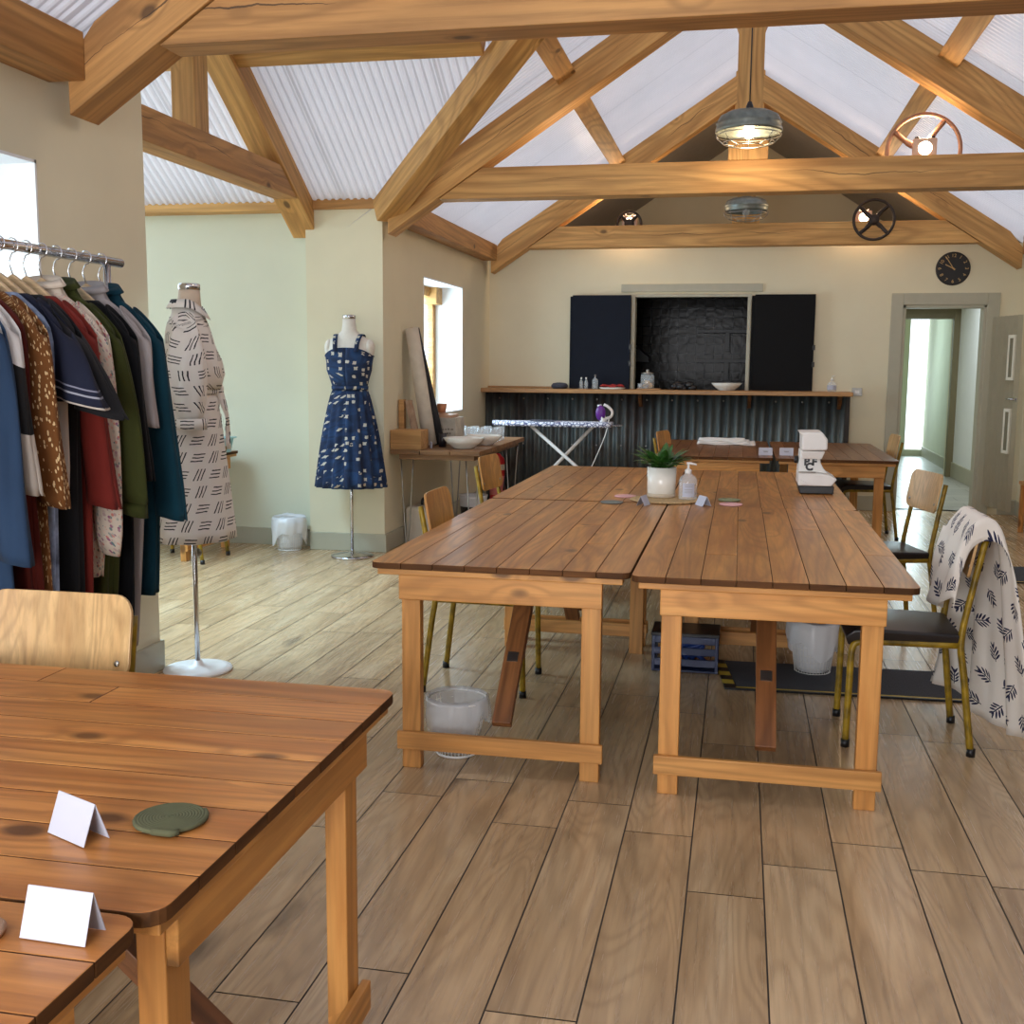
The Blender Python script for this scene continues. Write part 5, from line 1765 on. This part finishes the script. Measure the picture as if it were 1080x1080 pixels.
# ------------------------------------------------------------ on the table block
ZT = .762
mt = MB().lathe([(1e-4, 0), (.19, 0), (.196, .004), (.19, .008), (1e-4, .009)], (0, 0, 0), 48).move(Matrix.Translation((-.355, 5.72, ZT+.001)) @ Matrix.Rotation(.1, 4, 'Z') @ Matrix.Diagonal((.95, .85, 1, 1))).build('placemat', WICKER, None)
tag(mt, 'round woven straw mat under the plant pot', 'mat')
px, py, pz = -.385, 5.80, ZT+.011
pt = thing('potted_plant', 'green leafy plant in a white pot on the straw mat', 'plant', (px, py, pz))
MB().lathe([(.07, .018), (.073, .02), (.076, .155), (.071, .155), (.069, .13), (1e-4, .13)], (px, py, pz), 36).build('pot', PORC, pt, smooth=True)
MB().lathe([(1e-4, 0), (.071, 0), (.0735, .003), (.0735, .0195), (1e-4, .0195)], (px, py, pz), 36).build('pot_foot', plain('beige_stoneware', rgb(196, 180, 158), .7), pt, smooth=True)
MB().lathe([(.0705, .132), (.04, .142), (1e-4, .145)], (px, py, pz), 24).build('soil', SOIL, pt)
m = MB()
q = random.Random(21)
for k in range(84):
    a = q.uniform(0, 2*PI)
    rad = q.uniform(.3, 1.0)
    L = q.uniform(.10, .185)
    wd = q.uniform(.017, .028)
    el = 1.15 - .75*rad
    base = Vector((px+.02*rad*math.cos(a), py+.02*rad*math.sin(a), pz+.14))
    d_ = Vector((math.cos(a), math.sin(a), 0))
    side = Vector((-math.sin(a), math.cos(a), 0))
    p = base
    rows = []
    for i in range(8):
        f = i/7
        e_ = el - (.9*f*f)*rad
        rows.append((p.copy(), wd*math.sin(PI*min(1, .12+f*.88))**.8))
        p = p + (d_*math.cos(e_)+Vector((0, 0, math.sin(e_))))*L/7
    m.grid([[c-side*w_+Vector((0, 0, .25*w_)), c, c+side*w_+Vector((0, 0, .25*w_))] for c, w_ in rows])
m.build('foliage', LEAF, pt, smooth=True, solid=.0008)
sx_, sy_ = -.245, 5.72
sp = thing('soap_dispenser', 'clear pump bottle with white label beside the potted plant', 'bottle', (sx_, sy_, pz))
MB().lathe([(1e-4, 0), (.043, 0), (.047, .006), (.047, .095), (.04, .115), (.018, .13), (.015, .14)], (sx_, sy_, pz), 32).build('bottle', GLASS, sp, smooth=True)
MB().lathe([(.012, .13), (.017, .132), (.017, .15), (.01, .155), (.006, .158), (.006, .18), (1e-4, .18)], (sx_, sy_, pz), 20).build('collar', WHITE, sp, smooth=True)
MB().tube([(sx_-.008, sy_, pz+.182), (sx_+.01, sy_, pz+.184), (sx_+.042, sy_-.005, pz+.178)], [.008, .0065, .004], 10).build('nozzle', WHITE, sp, smooth=True)
lab = MB()
rows = [[(sx_+.0478*math.cos(a), sy_+.0478*math.sin(a), pz+z) for a in [(-2.1+1.35*k/12) for k in range(13)]] for z in (.015, .085)]
lab.grid(rows)
lb = lab.build('paper_label', CARD, sp)
lm = MB()
for z in (.075, .066, .052, .044, .036):
    lm.grid([[(sx_+.0482*math.cos(a), sy_+.0482*math.sin(a), pz+zz_) for a in [(-1.85+.85*k/8) for k in range(9)]] for zz_ in (z, z+.0025)])
lm.build('printed_lines', plain('grey_ink', rgb(150, 150, 150), .8), lb)
for x, y, m_, lab_ in ((-.575, 5.83, PINK, 'pink felt coaster left of the plant'), (-.615, 5.55, GREYF, 'grey felt coaster left of the plant, nearer the camera'), (-.035, 5.80, GREEN, 'sage green felt coaster right of the soap bottle'), (-.025, 5.615, PINK, 'pink felt coaster right of the soap bottle, in front of the green one')):
    tag(MB().lathe([(1e-4, 0), (.056, 0), (.058, .003), (.056, .006), (1e-4, .006)], (x, y, ZT+.0008), 36).build('coaster', m_, None), lab_, 'coaster', 'felt coasters')


def tent(label, c, rz, w, h, spread, text=False):
    """folded place card, ridge along local x"""
    M_ = Matrix.Translation(c) @ Matrix.Rotation(rz, 4, 'Z')
    t = thing('place_card', label, 'card', c, rz, 'folded white place cards')
    for s, nm in ((-1, 'front_flap'), (1, 'back_flap')):
        MB().add([M_ @ Vector(p) for p in ((-w/2, 0, h), (w/2, 0, h), (w/2, s*spread, 0), (-w/2, s*spread, 0))], [(0, 1, 2, 3)]).build(nm, CARD, t, solid=.0012)
    if text:
        m = MB()
        for f0, f1, x0, x1 in ((.44, .50, -.2, .2), (.54, .60, -.14, .16)):
            m.add([M_ @ Vector((w*x, -spread*f-.0012, h*(1-f)+.0008)) for x, f in ((x0, f0), (x1, f0), (x1, f1), (x0, f1))], [(0, 1, 2, 3)])
        m.build('written_line', plain('grey_ink', rgb(130, 128, 126), .8), t)
    return t


tent('white place card on edge at the left of the straw mat', (-.452, 5.49, ZT+.001), math.radians(76), .085, .048, .022)
tent('white place card leaning at the right of the straw mat', (-.160, 5.55, ZT+.001), math.radians(-62), .085, .048, .024)
tent('left of two white place cards on the dark far table', (.215, 8.92, .762), math.radians(-3), .105, .058, .035, True)
tent('right of two white place cards on the dark far table', (.375, 8.95, .762), math.radians(-3), .105, .058, .035, True)
tent('folded white place card on the foreground table beside the green mat', (-.935, 1.400, .7565), math.radians(-24), .090, .058, .021)
tent('folded white place card nearest the camera at the table corner', (-.788, 1.139, .7565), math.radians(-2), .090, .058, .021)
# coiled rope mat
m = MB()
pts = []
for k in range(260):
    a = k*.27
    r = .0035+.000625*k*.27*1.15*1.6
    pts.append((-.862+r*math.cos(a)*1.0, 1.487+r*math.sin(a), .761))
rmax = max(math.hypot(x+.862, y-1.487) for x, y, z in pts)
sc_ = .054/rmax
pts = [(-.829+(x+.862)*sc_, 1.477+(y-1.487)*sc_, z) for x, y, z in pts]
m.tube(pts, .004, 8)
m.lathe([(1e-4, 0), (.051, 0), (.051, .006), (1e-4, .006)], (-.829, 1.477, .7565), 32)
m.tube([(-.83, 1.425, .761), (-.80, 1.424, .761), (-.792, 1.432, .761)], .0055, 8)
mm = m.build('rope_coaster', KHAKI, None, smooth=True)
tag(mm, 'coiled khaki rope coaster on the foreground table', 'coaster')
tag(MB().lathe([(1e-4, 0), (.036, 0), (.038, .006), (.032, .010), (1e-4, .010)], (-.892, 1.112, .757), 24).build('wooden_disc', TAN, None, smooth=True), 'small tan wooden disc cut off at the left photo edge', 'disc')

# overlocker -----------------------------------------------------------------------
OX, OY, OZ = .43, 6.34, ZT+.001
ov = thing('overlocker', 'white overlocker machine on a black base at the right of the block', 'sewing machine', (OX, OY, OZ))
V = lambda x, z, y=0: (OX+x, OY-.11+y, OZ+z)
MB().prism([V(-.09, 0), V(.088, 0), V(.092, .042), V(-.098, .042)], (0, .25, 0)).build('base', BLACK, ov, bevel=.004)
bw = MB().prism([V(-.10, .043, -.005), V(.075, .043, -.005), V(.105, .082, -.005), V(.062, .105, -.005), V(-.002, .112, -.005), V(-.10, .112, -.005)], (0, .26, 0)).build('lower_body', WHITE, ov, bevel=.006)
MB().prism([V(-.10, .1125, .05), V(.002, .1125, .05), V(.06, .106, .05), V(.035, .135, .05), V(.018, .165, .05), V(.015, .20, .05), V(.03, .235, .05), V(-.092, .235, .05)], (0, .19, 0)).build('column', WHITE, ov, bevel=.006)
hd_ = MB().prism([V(-.09, .235, -.02), V(.046, .24, -.02), V(.046, .298, -.02), V(.016, .338, -.02), V(-.106, .336, -.02), V(-.09, .318, -.02)], (0, .26, 0)).build('head', WHITE, ov, bevel=.01)
MB().prism([V(-.085, .19, .0), V(.02, .19, .0), V(.035, .234, -.01), V(-.088, .234, -.01)], (0, .06, 0)).build('needle_cover', WHITE, ov, bevel=.005)
MB().lathe([(1e-4, -.022), (.02, -.02), (.022, 0), (1e-4, 0)], (OX-.098, OY+.03, OZ+.175), 20, 'x').build('hand_wheel', BLACK, ov, smooth=True)
MB().tube([V(-.10, .118, -.006), V(-.01, .118, -.006)], .003, 6).build('needle_plate', STEEL, ov)
MB().prism([V(-.09, .045, -.02), V(-.055, .06, -.02), V(-.09, .078, -.02)], (0, .014, 0)).build('thread_cutter', WHITE, ov)
ff = Matrix(((1, 0, 0, 0), (0, 0, -1, 0), (0, 1, 0, 0), (0, 0, 0, 1)))
for body, dx, dz, sz, sh in (('P', -.056, .170, .056, 0), ('F', -.016, .170, .056, 0), ('C', -.042, .142, .056, 0)):
    text_mesh('lettering', body, sz, BLACK, ov, Matrix.Translation((OX+dx, OY-.062, OZ+dz)) @ ff, .001, .055)

# folded white cloth on the dark table
m = MB()
for j, (x0, x1, y0, y1, dz) in enumerate(((-.36, .15, 9.95, 10.38, 0), (-.34, .10, 9.98, 10.36, .013), (-.35, .06, 10.02, 10.38, .026))):
    rows = []
    for a in range(13):
        rows.append([(x0+(x1-x0)*b/16, y0+(y1-y0)*a/12+.01*math.sin(b*.9), .768+dz+.004*math.sin(a*1.3+b*.7+j)) for b in range(17)])
    m.grid(rows)
tag(m.build('folded_cloth', PAPER, None, smooth=True, solid=.010), 'folded white cloth lying on the dark far table', 'cloth')

# blue tub on the side bay table
tb = thing('plastic_tub', 'pale blue plastic tub on the hidden side bay table', 'tub', (-3.98, 7.85, .761))
MB().grid([[(x, y, z) for x, y in ((-3.98-a, 7.85-b), (-3.98+a, 7.85-b), (-3.98+a, 7.85+b), (-3.98-a, 7.85+b))] for a, b, z in ((.001, .001, .762), (.11, .15, .762), (.13, .17, .875), (.145, .185, .878), (.145, .185, .87))], True).build('bin', TUB, tb, solid=.004)

# ------------------------------------------------------------ bins, crate and mats on the floor


def mesh_bin(label, x, y, r0, r1, h, bag, hang, seed, group='wire waste bins'):
    t = thing('wire_bin', label, 'bin', (x, y, 0), 0, group)
    m = MB()
    n = 36
    for k in range(n):
        a = 2*PI*k/n
        m.tube([(x+r0*math.cos(a), y+r0*math.sin(a), .006), (x+r1*math.cos(a), y+r1*math.sin(a), h)], .0015, 5)
    for j in range(9):
        f = j/8
        r = r0+(r1-r0)*f
        m.tube([(x+r*math.cos(a), y+r*math.sin(a), .006+(h-.006)*f) for a in [2*PI*k/36 for k in range(36)]], .0045 if j in (0, 8) else .0014, 6, closed=True)
    m.build('wire_basket', WHITE, t, smooth=True)
    q = random.Random(seed)
    rows = []
    ph = [q.uniform(0, 6.28) for _ in range(5)]
    P = [(r0*.85, .012), (r0*.98, .03), ((r0+r1)/2*.97, h*.5), (r1*.96, h*.95), (r1*.99, h+.016), (r1*1.06, h+.006), (r1*1.07+.004, h-hang*.35), (r1*1.04+.006, h-hang*.7), (r1*.98+.006, h-hang)]
    for i, (r, z) in enumerate(P):
        o_ = max(0, (i-4)/4)
        row = []
        for a in [2*PI*k/64 for k in range(64)]:
            w_ = math.sin(3*a+ph[0])*.5+math.sin(7*a+ph[1]+i)*.35+math.sin(13*a+ph[2]+i*.7)*.3
            row.append((x+(r+.009*w_*(.3+o_))*math.cos(a), y+(r+.009*w_*(.3+o_))*math.sin(a), z+o_*hang*.32*(math.sin(2*a+ph[3])+.5*math.sin(5*a+ph[4]))+(q.uniform(-.004, .004) if i > 4 else 0)))
        rows.append(row)
    MB().grid(rows, True).build('liner_bag', bag, t, smooth=True)
    return t


mesh_bin('small white wire bin with clear bag under the front left table', -1.0, 3.90, .075, .112, .21, BAG, .11, 1)
mesh_bin('white wire bin with white bag under the right tables', .385, 5.355, .082, .115, .245, BAGW, .12, 2)
mesh_bin('white wire bin with white bag by the pale wall of the side bay', -3.42, 8.06, .09, .125, .25, BAGW, .15, 3)
ct_ = thing('storage_crate', 'dark blue plastic crate on the floor beneath the table block', 'crate', (-.19, 5.32, 0))
m = MB()
x0, x1, y0, y1 = -.37, -.06, 5.20, 5.42
m.box(x0, x1, y0, y1, .002, .012)
for z in (.03, .085, .14):
    m.box(x0, x1, y0, y0+.008, z, z+.035).box(x0, x1, y1-.008, y1, z, z+.035).box(x0, x0+.008, y0, y1, z, z+.035).box(x1-.008, x1, y0, y1, z, z+.035)
for x in (x0, x1-.012):
    for y in (y0, y1-.012):
        m.box(x-.002, x+.014, y-.002, y+.014, .002, .19)
m.build('slatted_box', BLUEP, ct_, bevel=.002)
MB().box(x0-.006, x1+.006, y0-.006, y1+.006, .176, .192).build('rim', BLACK, ct_, bevel=.003)
m = MB()
qq = random.Random(9)
for k in range(7):
    m.tube(bez([(x0+.05+.2*qq.random(), y0+.05+.12*qq.random(), .03+.16*qq.random()) for _ in range(5)], 4), .011, 6)
tag(m.build('coiled_cable', plain('blue_cable', rgb(30, 60, 130), .5), None, smooth=True), 'tangle of blue cable inside the dark blue crate', 'cable')


def floor_mat_thing(label, pts, stripe_l=True):
    t = thing('floor_mat', label, 'mat', pts[0], 0)
    MB().prism(pts, (0, 0, .007)).build('carpet', MAT_G, t)
    a, b = Vector(pts[0]), Vector(pts[1])
    n = Vector((0, 1, 0))
    MB().prism([a+n*.012, b+n*.012, b+n*.028, a+n*.028], (0, 0, .009)).build('edge_tape', YEL, t)
    MB().prism([a, b, b+n*.012, a+n*.012], (0, 0, .009)).build('edge_trim', BLACK, t)
    if stripe_l:
        c, d_ = Vector(pts[0]), Vector(pts[3])
        for k in range(7):
            p0, p1 = c+(d_-c)*k/7, c+(d_-c)*(k+1)/7
            MB().prism([p0, p0+Vector((.05, 0, 0)), p1+Vector((.05, 0, 0)), p1], (0, 0, .0095)).build('hazard_stripe', YEL if k % 2 else BLACK, t)
    return t


floor_mat_thing('long grey floor mat with hazard-striped end under the right tables', [(-.02, 4.96, .001), (2.3, 5.02, .001), (2.3, 5.50, .001), (-.08, 5.44, .001)])
floor_mat_thing('grey floor mat at the right edge behind the draped chair', [(1.74, 7.95, .001), (2.65, 7.98, .001), (2.65, 8.62, .001), (1.78, 8.60, .001)], False)
